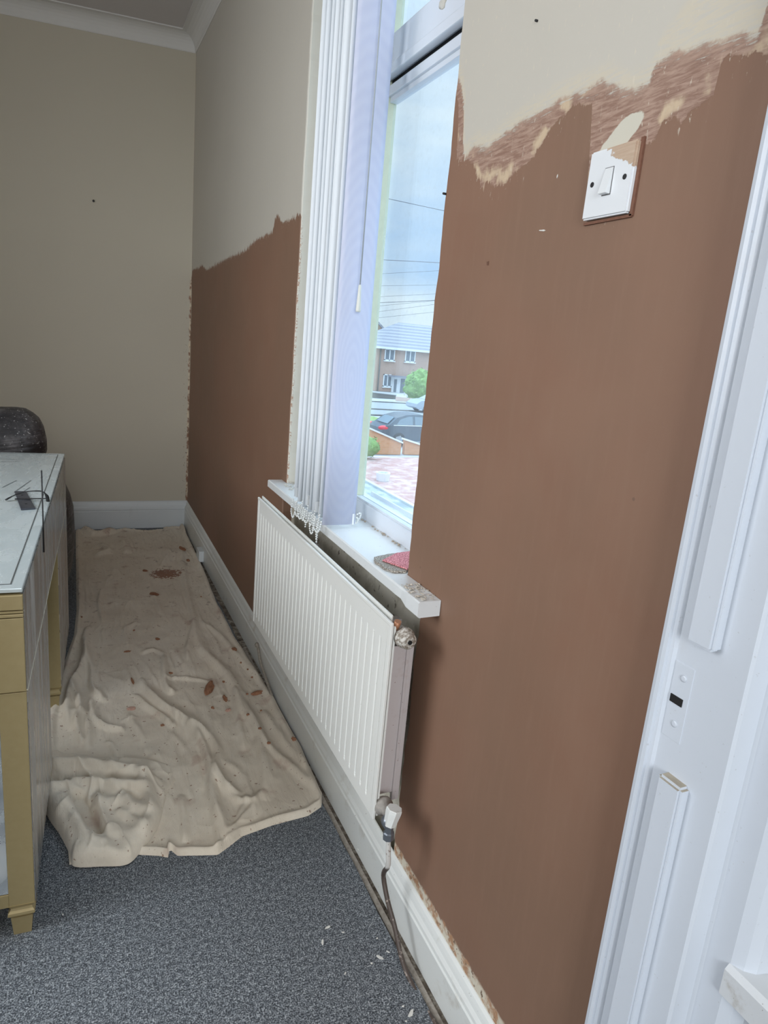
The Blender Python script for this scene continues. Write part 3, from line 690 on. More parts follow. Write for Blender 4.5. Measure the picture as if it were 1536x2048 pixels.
# lower right: lockshield valve and tail
vlv = empty('valve', (0, 0, 0), parent=rad); vlv.location = (.1, -1.58, -.28)
bx, by = -.088, 1.036
mb = MB(); mb.lathe([(.016, -.016), (.020, -.010), (.020, 0), (.015, .004), (.011, .012), (.011, .026)], 22, Matrix.Translation((-.083, by + .022, .313)) @ Matrix.Rotation(math.pi / 2, 4, 'X')); mb.build('union_nut', debris_mat('old_nut', (.20, .19, .18), (.42, .38, .33)), vlv)
cc = onx(777, 1652, bx)
mb = MB(); mb.lathe([(.0125, 0), (.014, .004), (.014, .016), (.011, .018)], 18, Matrix.Translation((bx, cc.y + .012, cc.z + .008)) @ Matrix.Rotation(math.pi / 2, 4, 'X')); mb.lathe([(.009, -.028), (.0115, -.026), (.0115, -.012), (.009, -.010), (.0085, .012)], 8, Matrix.Translation((bx, cc.y - .004, cc.z)), smooth=False)
mb.build('valve_body', plain('chrome_dull', (.22, .24, .27), .35, .7), vlv)
ct = Matrix.Translation((bx, cc.y - .004, cc.z + .006)) @ Matrix.Rotation(R(12), 4, 'Y')
mb = MB(); mb.lathe([(.0125, 0), (.0165, .030), (.0165, .036), (.0155, .0375)], 7, ct, smooth=False); mb.build('valve_cap', dirty_white('valve_cap', (.72, .73, .70), (.35, .27, .18), .5, .4, 60), vlv)
tail = [(bx, cc.y - .004, cc.z - .02), (bx + .004, cc.y - .003, cc.z - .06), (bx + .010, cc.y + .003, cc.z - .10)]
g2 = G('pipe_paint'); X, Y, Z = g2.xyz(); nn = g2.noise(90, 4, .65)
pm = g2.mix(g2.step(g2.math('ADD', Z, g2.math('MULTIPLY_ADD', nn, .03, -.015)), .185, .195), (.075, .055, .045), (.66, .64, .60)); pm = g2.mix(g2.step(nn, .58, .64), pm, (.32, .26, .22)); pipem = g2.fin(pm, .5, .1)
mb = MB(); path = [Vector(p) for p in tail] + [onx(767, 1750, -.070), onx(775, 1800, -.066), onx(789, 1852, -.060), onx(806, 1925, -.056), onx(836, 1992, -.051), onx(874, 2052, -.047), onx(900, 2090, -.046)]
mb.tube(spline(path, 6), .0052, 10); o = mb.build('pipe', pipem, label='bent copper pipe running from the radiator valve down to the carpet edge', cat='pipe')
mb = MB(); mb.tube(spline([onx(514, 1288, -.060), onx(517, 1300, -.052), onx(521, 1325, -.044), onx(532, 1358, -.038), onx(543, 1390, -.036)], 6), .0050, 10)
mb.ball(onx(514, 1290, -.060), .010, 2, 0, (.8, 1, 1)); mb.build('pipe', debris_mat('old_pipe_far', (.10, .08, .06), (.40, .36, .30)), label='short dark pipe at the far bottom end of the radiator', cat='pipe')
# wall brackets behind the radiator keep it on the wall
for y in (1.3, 1.9):
    mb = MB(); mb.box(-.034, .036, y - .012, y + .012, .34, .62, 0, .002); rp_(mb, 'wall_bracket', M['rad_back'])

# small painted block on the skirting in the far corner
mb = MB(); a = onx(398, 1092, -.035); mb.box(-.026, 0.01, -.045, .045, -.03, .03, 0, .003); o = mb.build('trim_3', M['skirt_far'], kind='structure'); o.location = (-.018, 3.62, .035)

# ================================================================ DRESSING TABLE
TA = R(-2.2)
dt = empty('dressing_table', (-.736, 1.286, 0), TA, label='gold framed mirrored dressing table at the left edge with dusty glass top', cat='dressing table')
# local frame: +y along the table, -x depth, x=0 is the face towards the window
Lt, Dp, HT = 1.40, .46, .75
def tp(mb, name, mats, parent=dt, **k): return mb.build(name, mats, parent, **k)
mb = MB(); mb.box(-Dp, .0, 0, Lt, HT - .008, HT, 0, .0015); top = tp(mb, 'glass_top', M['table_glass'])
mb = MB(); lw = .0011; off = .022
for a, b, c, d in ((-Dp + off, -off, off, off + 2 * lw), (-Dp + off, -off, Lt - off, Lt - off + 2 * lw), (-off, -off + 2 * lw, off, Lt - off)): mb.box(a, b, c, d, HT + .0001, HT + .0007)
mb.build('bevel_line', plain('bevel_dark', (.10, .11, .11), .4), top)
mb = MB()
mb.box(-Dp + .004, -.004, .004, Lt - .004, .545, HT - .012)
tp(mb, 'carcass', M['gold'])
mb = MB()     # top moulding on the near end: two fine grooves
mb.box(-Dp, 0, -.004, .004, HT - .040, HT - .012, 0, .001); mb.box(-Dp, 0, -.003, .004, HT - .046, HT - .042); mb.box(-Dp, 0, -.004, .004, HT - .054, HT - .048, 0, .001)
mb.box(-Dp, 0, -.003, .004, .548, HT - .056, 0, .001)
tp(mb, 'end_rail', M['gold'])
mb = MB(); mb.box(-.004, .0015, .006, Lt - .006, .548, HT - .012); tp(mb, 'apron_panel', M['mirror_side'], label='dusty streaked mirrored apron')
mb = MB(); mb.box(-.001, .0022, .006, Lt - .006, .545, .5475); tp(mb, 'apron_trim', plain('pale_edge', (.70, .66, .55), .3))
for y0, y1, nm in ((0, .475, 'pedestal'), (.90, Lt, 'pedestal')):
    mb = MB(); mb.box(-Dp + .004, -.004, y0 + .004, y1 - .004, .076, .546)
    # stiles and rails of each end
    for ye, s in ((y0, -1), (y1, 1)):
        for xa, xb in ((-.046, 0), (-Dp, -Dp + .046)): mb.box(xa, xb, min(ye, ye - s * .012), max(ye, ye - s * .012), .074, .545, 0, .001)
        mb.box(-Dp + .046, -.046, min(ye, ye - s * .010), max(ye, ye - s * .010), .074, .104, 0, .001)
    ped = tp(mb, nm, M['gold'])
    mb = MB()
    if y0 == 0: mb.box(-Dp + .05, -.0465, y0 + .0015, y0 + .006, .106, .543); mb.build('end_mirror', M['mirror'], ped)
    mb = MB(); mb.box(-.004, .0015, y0 + .003, y1 - .003, .076, .543, 0, .0006); mb.build('side_mirror', M['mirror_side'], ped)
    for fx in (-.025, -Dp + .025):
        for fy in (y0 + .023, y1 - .023):
            mb = MB()
            secs = [(.000, .0160), (.046, .0195), (.0465, .0170), (.049, .0170), (.051, .0215), (.055, .0245), (.061, .0240), (.065, .0205), (.070, .0190), (.075, .0205), (.080, .0240)]
            V = [[mb.bm.verts.new((fx + sx * r, fy + sy * r, z * .95)) for sx, sy in ((-1, -1), (1, -1), (1, 1), (-1, 1))] for z, r in secs]
            for k in range(len(secs) - 1):
                for i in range(4): mb.bm.faces.new((V[k][i], V[k][(i + 1) % 4], V[k + 1][(i + 1) % 4], V[k + 1][i]))
            mb.bm.faces.new(V[0][::-1]); mb.bm.faces.new(V[-1]); mb.build('foot', M['gold'], ped)
# scratches left on the dusty top belong to the glass: thin wiped lines
for (u0, v0, u1, v1) in ((5, 975, 33, 961), (28, 985, 62, 961), (45, 985, 60, 975), (0, 918, 45, 920), (0, 924, 40, 923)):
    a, b = onz(u0, v0, HT), onz(u1, v1, HT); d = (b - a).normalized().cross(Vector((0, 0, 1))) * .0014
    mb = MB(); mb.face([(q.x, q.y, HT + .0006) for q in (a - d, b - d, b + d, a + d)])
    sc_ = mb.build('scratch', plain('scratch_dark', (.16, .17, .17), .6), top); sc_.matrix_parent_inverse = (Matrix.Translation((-.736, 1.286, 0)) @ Matrix.Rotation(TA, 4, 'Z')).inverted()

# bracket pieces on the table top
mb = MB(); P = [onz(u, v, HT) for u, v in ((29, 985), (52, 985), (71, 1019), (42, 1021))]; c = sum(P, Vector()) / 4
mb.prism([(p.x - c.x, p.y - c.y) for p in P], 'z', .001, .004)
o = mb.build('metal_plate', plain('blued_steel', (.10, .11, .14), .35, .6), label='flat dark metal plate lying on the dressing table', cat='metal plate'); o.location = c
for du in (.25, .75):
    q = P[0].lerp(P[3], du).lerp(P[1].lerp(P[2], du), .5) - c; mb = MB(); mb.lathe([(.003, .004), (.003, .0045)], 10, Matrix.Translation((q.x, q.y, 0))); mb.build('hole', M['dark'], o)
ZS = HT + .004
mb = MB(); pts = [onz(11, 1000, ZS), onz(30, 990, ZS + .012), onz(50, 984, ZS + .03), onz(70, 982, ZS + .038), onz(84, 983, ZS + .036), onz(93, 990, ZS + .026), onz(96, 1003, ZS + .004)]
c = pts[0].copy(); mb.tube(spline([p - c for p in pts], 6), .0045, 8, flat=.0014); o = mb.build('strap', M['black'], label='curved black plastic strap arched over the table corner plate', cat='strap'); o.location = c
mb = MB(); a, b = onz(30, 998, ZS), onz(92, 997, ZS + .004); mb.tube([(0, 0, 0), b - a], .003, 8, flat=.0014); o = mb.build('strap', M['black'], label='short straight black strap lying beside the metal plate', cat='strap'); o.location = a
yv = 1.695
a, b = ony(83, 941, yv), ony(88, 1104, yv)
mb = MB(); mb.tube([a - b, Vector((0, 0, 0))], .0036, 8, flat=.0016)
for k in range(7): mb.ball((a - b) * (k / 7 + .06) + Vector((0, -.003, 0)), .0014, 1)
o = mb.build('hanging_strip', M['black'], label='thin vertical black strip hanging over the dressing table edge', cat='strip'); o.location = b

# ================================================================ WRAPPED ROLLS BEHIND THE TABLE
def roll(name, c, r, ln, rx, tilt, label, yaw=0., rz=1.0):
    mb = MB(); prof = [(0.001, 0)] + [(r * math.sin(a) ** .8, .13 * (1 - math.cos(a))) for a in (.25, .5, .75, 1., 1.25, 1.4, 1.5708)] + [(r * (1 + .012 * math.sin(k * 2.1)), .18 + (ln - .18) * k / 14) for k in range(1, 15)] + [(r * .9, ln + .04), (.001, ln + .06)]
    mb.lathe(prof, 56, cap=False)
    for v in mb.bm.verts:
        n = noise.noise(v.co * 5) * .018 + noise.noise(Vector((v.co.x * 6, v.co.y * 6, v.co.z * 22))) * .006
        q = Vector((v.co.x, v.co.y, 0)); v.co += q.normalized() * n if q.length > .02 else Vector()
    o = mb.build(name, M['wrap'], label=label, cat='roll'); o.location = c
    o.rotation_euler = (0, R(-90) + R(tilt), yaw); o.scale = (rz, 1, 1); return o
roll('wrapped_roll', (-.655, 3.22, .305), .305, 1.55, 0, 0, 'big roll wrapped in dusty black plastic on the floor behind the dressing table')
roll('wrapped_roll', (-.752, 3.06, .742), .148, 1.45, 0, -6, 'smaller black plastic wrapped roll lying on top of the larger roll', R(4))

# ================================================================ DUST SHEET
FOLDS = [  # polylines in reference pixels of the zoom window (80,1020)-(700,1760), x2.4774 ; height, width
 ([(715,60),(700,250),(740,470),(760,560),(730,700),(735,840)], .016, .016),
 ([(760,560),(800,700),(900,800),(950,870),(1000,1000),(1060,1100),(1110,1300),(1100,1450)], .020, .020),
 ([(500,840),(520,900),(600,980),(720,1060),(800,1180),(840,1300),(850,1440),(910,1600),(930,1660)], .026, .015),
 ([(720,1080),(800,1110),(870,1200),(870,1320),(920,1390),(1000,1430)], .018, .013),
 ([(610,720),(620,880),(660,920)], .022, .012), ([(620,850),(700,840),(840,860)], .010, .010),
 ([(235,580),(215,680),(250,800),(260,900),(320,960)], .022, .014), ([(300,400),(290,480),(310,560)], .012, .010),
 ([(240,640),(190,820),(150,880),(130,1000),(150,1100)], .026, .016),
 ([(250,940),(260,1040),(330,1090),(420,1100)], .018, .012), ([(150,880),(200,1000),(160,1100)], .018, .012),
 ([(460,920),(520,980),(600,1030),(660,1090)], .016, .011), ([(330,1170),(350,1170),(380,1240)], .010, .008),
 ([(690,1420),(710,1540),(710,1660)], .012, .010), ([(850,1500),(880,1640),(870,1700)], .012, .009),
 ([(960,900),(980,1050),(1010,1200)], .014, .012), ([(1010,960),(1100,1150),(1250,1290),(1370,1400)], .014, .014),
 ([(1100,1000),(1200,1150),(1330,1300)], .012, .013), ([(800,560),(900,640),(1000,760),(1080,850)], .012, .013),
 ([(280,180),(340,210),(270,230)], .022, .016), ([(410,160),(430,220)], .02, .02), ([(640,200),(600,290)], .012, .016),
 ([(850,1300),(960,1440),(1080,1460)], .012, .014), ([(1090,1400),(1040,1500),(930,1620)], .012, .014),
 ([(200,90),(260,130),(380,110)], .03, .03), ([(640,70),(700,80),(730,130)], .05, .03), ([(740,130),(800,280),(880,430),(980,600)], .012, .015),
 ([(480,560),(420,600),(440,690)], .008, .014), ([(500,720),(560,700),(620,730)], .008, .012), ([(560,420),(600,520)], .009, .012),
 ([(170,1000),(180,1090),(210,1180)], .016, .010), ([(190,930),(200,1050)], .014, .009), ([(210,1000),(240,1100),(230,1200)], .014, .010),
 ([(640,1110),(760,1250),(790,1400)], .006, .010), ([(420,1010),(500,1120),(520,1230)], .008, .009), ([(400,1060),(480,1030)], .006, .007),
 ([(900,1250),(1000,1330),(1020,1450),(960,1560)], .008, .012)]
def zpx(P): return [flo(80 + a / 2.4774, 1020 + b / 2.4774) for a, b in P]
def seg_dist(X, Y, P):
    best = np.full(X.shape, 9.); side = np.zeros(X.shape); tt = np.zeros(X.shape); n = len(P) - 1
    for i in range(n):
        (ax, ay), (bx_, by_) = P[i], P[i + 1]; dx, dy = bx_ - ax, by_ - ay; L = dx * dx + dy * dy + 1e-9
        t = np.clip(((X - ax) * dx + (Y - ay) * dy) / L, 0, 1); px, py = ax + t * dx, ay + t * dy
        d = np.hypot(X - px, (Y - py)); s = np.sign((X - ax) * dy - (Y - ay) * dx)
        m = d < best; best = np.where(m, d, best); side = np.where(m, s, side); tt = np.where(m, (i + t) / n, tt)
    return best, side, tt
def smooth_line(P, n=5): return [(v.x, v.y) for v in spline([(a, b, 0) for a, b in P], n)]
def npnoise(X, Y, s, seed=0.):
    return np.array([noise.noise(Vector((x * s + seed, y * s, seed))) for x, y in zip(X.ravel(), Y.ravel())]).reshape(X.shape)
def base_height(X, Y):
    H = np.full(X.shape, .004)
    for P, h, wd in FOLDS:
        d, s, t = seg_dist(X, Y, smooth_line(zpx(P), 4))
        taper = np.clip(np.minimum(t, 1 - t) * 6, .0, 1) ** .7
        w_ = np.where(s > 0, wd * .55, wd * 1.25)
        H += .95 * h * np.exp(-(d / w_) ** 2) * taper
    return H
NS, NTT = 130, 430
xf = [(-.675, 1.46), (-.56, 1.44), (-.545, 1.452), (-.48, 1.425), (-.462, 1.412), (-.455, 1.44), (-.44, 1.412), (-.35, 1.385), (-.31, 1.41), (-.28, 1.43), (-.20, 1.445), (-.10, 1.452), (-.055, 1.475), (-.036, 1.53)]
fy = lambda x: float(np.interp(x, [a for a, b in xf], [b for a, b in xf]))
xlp = [(1.38, -.675), (1.6, -.70), (1.75, -.735), (2.1, -.745), (2.5, -.70), (2.75, -.665), (3.0, -.655), (4.4, -.655)]
xrp = [(1.38, -.045), (1.48, -.038), (1.6, -.030), (1.78, -.024), (2.1, -.028), (2.3, -.040), (2.6, -.055), (3.0, -.055), (3.5, -.035), (4.2, -.028), (4.4, -.028)]
S, Tt = np.meshgrid(np.linspace(0, 1, NS), np.linspace(0, 1, NTT) ** 1.25)
x0 = np.interp(1.45, *zip(*xlp)); Xf = -.675 + S * .64
Yf = np.vectorize(fy)(Xf)
yfar = 4.29 - .06 * np.abs(np.sin(S * 7)) * (S < .8) - .0 * S
Yg = Yf * (1 - Tt) + yfar * Tt
xl = np.interp(Yg, *zip(*xlp)); xr = np.interp(Yg, *zip(*xrp))
bl_ = np.clip((Yg - 1.45) / .25, 0, 1)
Xg = (Xf * (1 - bl_) + (xl + (xr - xl) * S) * bl_)
Xg = Xg + .004 * npnoise(Xg, Yg, 9, 3.) * (S > .97)
H = base_height(Xg, Yg)
edge = np.minimum(np.minimum(S * .65, (1 - S) * .65), Tt * 2.6 + 0)
edge = np.minimum(edge, (1 - Tt) * 2.8)
H += .010 * np.exp(-((edge - .012) / .010) ** 2)                       # rolled hem
WX = Xg + .035 * npnoise(Xg, Yg, 3.2, 11.) + .012 * npnoise(Xg, Yg, 9, 12.); WY = Yg + .06 * npnoise(Xg, Yg, 3., 13.)
H += .0035 * npnoise(Xg, Yg, 9, 1.) + .0016 * npnoise(Xg, Yg, 26, 2.)
def creases(sx, sy, amp, sharp, sd, thr=0.):
    n_ = np.abs(npnoise(WX * sx, WY * sy, 1., sd)); m_ = np.clip(npnoise(Xg, Yg, 4.5, sd + 5) * 2.2 + .5 - thr, 0, 1)
    return amp * np.exp(-(n_ / sharp) ** 1.3) * m_
H += creases(12, 1.7, .0060, .06, 21., .15) + creases(24, 2.6, .0040, .09, 31., .1) + creases(9, 8, .0030, .035, 41., .4) + creases(42, 5, .0020, .12, 51.)
H = np.maximum(H, .0025)
H = H * np.clip(edge / .016, .04, 1) ** .55
def lump(X, Y):
    """bunched near-left corner: heights above the flat sheet"""
    out = zpx([(30,1215),(60,1205),(130,1225),(300,1240),(510,1250),(640,1265),(712,1292),(690,1330),(640,1395),(615,1470),(590,1540),(560,1610),(500,1700),(440,1762),(300,1772),(170,1772),(150,1720),(100,1620),(40,1530),(0,1400)])
    return out
me_v, me_f = [], []
for j in range(NTT):
    for i in range(NS): me_v.append((Xg[j, i], Yg[j, i], H[j, i]))
for j in range(NTT - 1):
    for i in range(NS - 1): a = j * NS + i; me_f.append((a, a + 1, a + NS + 1, a + NS))
me = bpy.data.meshes.new('dust_sheet'); me.from_pydata(me_v, [], me_f); me.materials.append(M['cloth'])
for p in me.polygons: p.use_smooth = True
sheet = bpy.data.objects.new('dust_sheet', me); COL.objects.link(sheet)
tag(sheet, 'crumpled cream cotton dust sheet spread over the carpet along the window wall', 'dust sheet')
# folded-back corner, its own piece of the same sheet
out = [Vector((a, b, 0)) for a, b in zpx([(30,1215),(130,1222),(300,1238),(510,1250),(640,1268),(712,1296),(680,1345),(630,1420),(600,1540),(560,1620),(500,1700),(430,1764),(300,1774),(170,1774),(150,1720),(100,1620),(40,1530),(-10,1400)])]
ring = []
m = len(out)
for i in range(m):
    a, b, c, d = out[i - 1], out[i], out[(i + 1) % m], out[(i + 2) % m]
    for k in range(14):
        t = k / 14; ring.append(.5 * ((2 * b) + (c - a) * t + (2 * a - 5 * b + 4 * c - d) * t * t + (3 * b - a - 3 * c + d) * t ** 3))
cx, cy = flo(80 + 320 / 2.4774, 1020 + 1480 / 2.4774)
NR = 110; rr = np.linspace(0.004, 1, NR) ** .8
ang = np.array([(p.x, p.y) for p in ring])
Xl = cx + np.outer(rr, ang[:, 0] - cx); Yl = cy + np.outer(rr, ang[:, 1] - cy)
def zlift(P): return [tuple(onz(80 + a / 2.4774, 1020 + b / 2.4774, .042))[:2] for a, b in P]
LF = [([(20,1250),(160,1240),(330,1258),(500,1275)], .030, .022), ([(150,1325),(280,1335),(400,1345),(480,1350)], .024, .018),
      ([(30,1390),(90,1480),(150,1590),(205,1680),(300,1715)], .032, .042), ([(300,1715),(420,1700),(510,1640),(560,1550)], .024, .034),
      ([(515,1290),(545,1400),(575,1500),(565,1560)], .022, .018), ([(300,1430),(380,1420),(500,1460)], .016, .022), ([(330,1540),(400,1580),(480,1550)], .012, .026),
      ([(60,1375),(130,1350),(190,1375)], .018, .014), ([(530,1275),(600,1310),(620,1390)], .008, .010), ([(400,1470),(470,1520),(550,1590)], .010, .011), ([(350,1350),(430,1400),(450,1470)], .010, .012), ([(120,1420),(170,1500),(220,1580),(300,1640)], .012, .014), ([(280,1400),(300,1480),(320,1560)], .018, .010)]
PIT = [([(190,1395),(225,1450),(265,1510),(290,1560)], .060, .014), ([(60,1315),(130,1335)], .020, .010), ([(330,1296),(470,1306)], .012, .009), ([(110,1500),(150,1570),(190,1640)], .008, .014), ([(430,1370),(500,1400)], .010, .011), ([(120,1300),(220,1305)], .014, .009)]
Hl = np.full(Xl.shape, .026)
for P, h, wd in LF:
    d, s_, t = seg_dist(Xl, Yl, smooth_line(zlift(P), 4)); Hl += .8 * h * np.exp(-(d / wd) ** 2)
for P, h, wd in PIT:
    d, s_, t = seg_dist(Xl, Yl, smooth_line(zlift(P), 4)); Hl -= h * np.exp(-(d / wd) ** 2)
Hl += .005 * npnoise(Xl, Yl, 14, 4.) + .0035 * npnoise(Xl, Yl, 36, 5.)
n_ = np.abs(npnoise(Xl * 16, Yl * 8, 1., 61.)); Hl += .006 * np.exp(-(n_ / .08) ** 1.3)
Hl = np.maximum(Hl, .010)
fp_ = zpx([(690, 1310)])[0]; flap = np.exp(-(((Xl - fp_[0]) / .075) ** 2 + ((Yl - fp_[1]) / .10) ** 2))
Hl = Hl * (1 - .78 * flap)
RRm = np.repeat(rr[:, None], Xl.shape[1], 1)
Hl = .004 + (Hl - .004) * np.sqrt(np.clip(1 - (1 - np.clip((1 - RRm) / .24, 0, 1)) ** 2, 0, 1))
vv_, ff = [], []
na = Xl.shape[1]
for j in range(NR):
    for i in range(na): vv_.append((Xl[j, i], Yl[j, i], Hl[j, i]))
for j in range(NR - 1):
    for i in range(na): ff.append((j * na + i, (j + 1) * na + i, (j + 1) * na + (i + 1) % na, j * na + (i + 1) % na))
ff.append(tuple(range(na)))
me = bpy.data.meshes.new('folded_corner'); me.from_pydata(vv_, [], ff); me.materials.append(M['cloth'])
for p in me.polygons: p.use_smooth = True
fc = bpy.data.objects.new('folded_corner', me); COL.objects.link(fc); fc.parent = sheet
tag(fc, 'corner of the sheet bunched up and folded back')

# ---------------------------------------------------------------- plaster lumps on the sheet
def sheet_z(x, y):
    k = np.argmin((Xg - x) ** 2 + (Yg - y) ** 2); return float(H.ravel()[k])
def chunk(px, sx, sy, sz, rot, mat, label, group=None, name='plaster_lump'):
    x, y = flo(*px); t = bmesh.new(); bmesh.ops.create_icosphere(t, subdivisions=3, radius=1)
    k = random.random() * 50
    for v in t.verts:
        v.co *= 1 + .45 * noise.noise(v.co * 1.6 + Vector((k, 0, 0))) + .18 * noise.noise(v.co * 5 + Vector((k, 0, 0))); v.co = Vector((v.co.x * sx, v.co.y * sy, v.co.z * sz))
    mb = MB(); mb.merge(t); o = mb.build(name, mat, label=label, cat='plaster', **({'group': group} if group else {})); o.location = (x, y, sheet_z(x, y) + sz * .55); o.rotation_euler = (0, 0, rot); return o
CH = [((418, 1382), .014, .046, .009, -.35, 'chunk', 'largest rough brown plaster lump, in the middle of the dust sheet'),
 ((450, 1402), .007, .018, .008, .1, 'chunk', 'curled brown plaster crumb just right of the largest lump'),
 ((514, 1391), .020, .010, .006, .1, 'chunk', 'flat brown plaster lump on the dust sheet nearest the skirting'),
 ((456, 1424), .010, .008, .005, .5, 'chunk_pink', 'pink plaster crumb below the largest lump'),
 ((364, 1104), .012, .035, .006, .3, 'chunk', 'brown plaster lump near the far right corner of the sheet'),
 ((376, 1123), .008, .016, .006, 0, 'chunk', 'small round plaster lump beside the far skirting'),
 ((308, 1193), .014, .024, .004, .6, 'chunk', 'triangular brown plaster flake in the far half of the sheet'),
 ((290, 1144), .012, .016, .004, .2, 'chunk', 'small brown flake left of the brown stain'),
 ((265, 1367), .004, .022, .004, .15, 'chunk', 'thin upright brown sliver left of the centre fold'),
 ((262, 1420), .014, .010, .004, .2, 'chunk_pink', 'oval pinkish plaster smear left of the centre fold'),
 ((315, 1281), .008, .010, .004, .4, 'chunk', 'brown plaster crumb in the middle of the sheet'),
 ((468, 1307), .008, .014, .005, .4, 'chunk', 'brown plaster crumb near the far end of the radiator'),
 ((587, 1488), .007, .009, .005, .4, 'chunk', 'dark plaster crumb at the right side below the radiator'),
 ((340, 1350), .010, .006, .003, -.5, 'chunk', 'slender brown flake above the centre fold'),
 ((255, 1306), .012, .005, .003, .1, 'chunk', 'pale brown sliver on the left half of the sheet'),
 ((325, 1455), .006, .005, .003, .1, 'chunk', 'tiny orange crumb above the folded corner')]
for px, sx, sy, sz, rt, mt_, lb in CH: chunk(px, sx, sy, sz, rt, M[mt_], lb)
for px in ((495, 1345), (504, 1358), (494, 1394), (482, 1330), (522, 1424), (519, 1477), (537, 1500), (425, 1420), (447, 1366), (495, 1446), (402, 1196), (163, 1238), (268, 1264)):
    chunk(px, random.uniform(.003, .006), random.uniform(.003, .007), .003, random.random(), M['chunk'], 'tiny brown plaster crumb scattered on the dust sheet', 'crumbs on the dust sheet')
def flake(px, l, wd_, rot, label, group=None):
    x, y = flo(*px); mb = MB(); n = 7
    pts = [(l * math.cos(a) * random.uniform(.7, 1.1), wd_ * math.sin(a) * random.uniform(.6, 1.2)) for a in [2 * math.pi * i / n for i in range(n)]]
    mb.prism(pts, 'z', .0, .0016); o = mb.build('paint_flake', M['flake'], label=label, cat='paint flake', **({'group': group} if group else {})); o.location = (x, y, .001); o.rotation_euler = (R(random.uniform(-6, 6)), R(random.uniform(-6, 6)), rot)
flake((655, 1856), .007, .003, .1, 'pale flake on the carpet, furthest from the bottom edge')
flake((645, 1886), .007, .003, 1.3, 'upright pale flake on the carpet just below another flake')
flake((760, 1916), .009, .0035, -.9, 'narrow pale flake on the carpet beside the pipe')
flake((822, 2028), .010, .004, .6, 'largest pale flake at the bottom edge of the carpet')
for px in ((686, 1866), (754, 1878), (806, 2014), (743, 1928), (690, 1948), (812, 2044), (126, 1830), (40, 1795), (715, 1700), (776, 1905)):
    flake(px, random.uniform(.002, .0042), random.uniform(.0012, .002), random.random() * 3, 'tiny pale fleck on the grey carpet', 'flecks on the carpet')

# ================================================================ OUTSIDE
GZ = -3.0
def gpt(u, v): return onz(u, v, GZ)
def brick(name, a, b, mortar, scale=4.):
    g = G(name); k = g.n('ShaderNodeTexBrick'); mp = g.n('ShaderNodeMapping'); mp.inputs['Rotation'].default_value = (R(90), 0, 0); g.l(g.co(), mp.inputs[0]); g.l(mp.outputs[0], k.inputs[0])
    g.put(k.inputs['Color1'], a); g.put(k.inputs['Color2'], b); g.put(k.inputs['Mortar'], mortar); k.inputs['Scale'].default_value = scale; k.inputs['Mortar Size'].default_value = .015
    return g.fin(g.mix(g.math('MULTIPLY', g.noise(1.5, 4), .5), k.outputs[0], b), .9)
mo = {}
mo['brick'] = brick('house_brick', (.42, .27, .21), (.50, .34, .27), (.52, .46, .40))
mo['brick_red'] = brick('house_brick_red', (.40, .20, .13), (.48, .27, .18), (.5, .42, .36))
g = G('roof_tile'); k = g.n('ShaderNodeTexWave'); k.bands_direction = 'Z'; g.l(g.co(), k.inputs[0]); k.inputs['Scale'].default_value = .95; k.inputs['Distortion'].default_value = .3
mo['roof'] = g.fin(g.mix(k.outputs['Fac'], (.20, .21, .25), (.34, .35, .40)), .8)
mo['white'] = plain('outside_white', (.80, .82, .84), .4, var=.03)
mo['pane'] = plain('outside_pane', (.16, .20, .24), .15)
mo['tarmac'] = plain('tarmac', (.30, .32, .35), .9, scale=3)
mo['pave'] = plain('pavement', (.42, .43, .44), .9, scale=2)
mo['grass'] = plain('lawn', (.22, .33, .10), .95, scale=4, var=.4)
mo['hedge'] = plain('leaves', (.20, .34, .10), .95, scale=9, var=.6)
mo['orange'] = brick('orange_brick', (.58, .25, .10), (.64, .32, .16), (.55, .36, .24), 3.)
mo['yard'] = brick('yard_brick', (.36, .17, .14), (.48, .27, .23), (.50, .42, .40), 2.)
g = G('yard_ground'); vz = g.voro(3.2); mo['yardg'] = g.fin(g.mix(g.step(g.noise(2.4, 5, .7), .4, .65), (.42, .24, .21), (.58, .44, .42)), .9)
g = G('felt_roof'); nn = g.noise(3, 5, .7); mo['felt'] = g.fin(g.mix(g.step(nn, .40, .66), (.22, .26, .28), (.48, .53, .54)), .8, 0, g.bump(nn, .4, .02))
mo['car'] = plain('car_paint_dark', (.10, .13, .16), .25, .3, var=.04); mo['car2'] = plain('car_paint_pale', (.40, .46, .52), .25, .3, var=.04)
mo['tyre'] = plain('tyre', (.03, .03, .033), .8); mo['alloy'] = plain('alloy', (.45, .47, .5), .35, .7); mo['red'] = plain('tail_red', (.75, .03, .05), .25)
mo['cglass'] = plain('car_glass', (.18, .24, .28), .1)
mo['wire'] = plain('cable', (.10, .12, .15), .7)
mo['fence'] = plain('pale_fence', (.62, .47, .40), .85, scale=4)
mo['dwall'] = plain('dark_wall', (.17, .17, .16), .9, scale=6, var=.3)
MB().box(-20, 120, 3, 160, GZ - .3, GZ - .02).build('ground', mo['pave'], kind='structure')
MB().box(-20, 120, 40.5, 51, GZ - .1, GZ).build('road', mo['tarmac'], kind='structure')
mb = MB(); [mb.box(-20, 120, y, y + .25, GZ, GZ + .08) for y in (40.4, 44.5, 51)]; mb.build('kerb', mo['dwall'], kind='structure')
MB().box(-5, 16.8, 33.5, 39.8, GZ - .1, GZ + .02).build('lawn', mo['grass'], label='strip of green grass beside the road outside', cat='lawn', kind='structure')
MB().box(5, 30, 12, 24.4, GZ - .1, GZ + .01).build('yard', mo['yardg'], kind='structure')
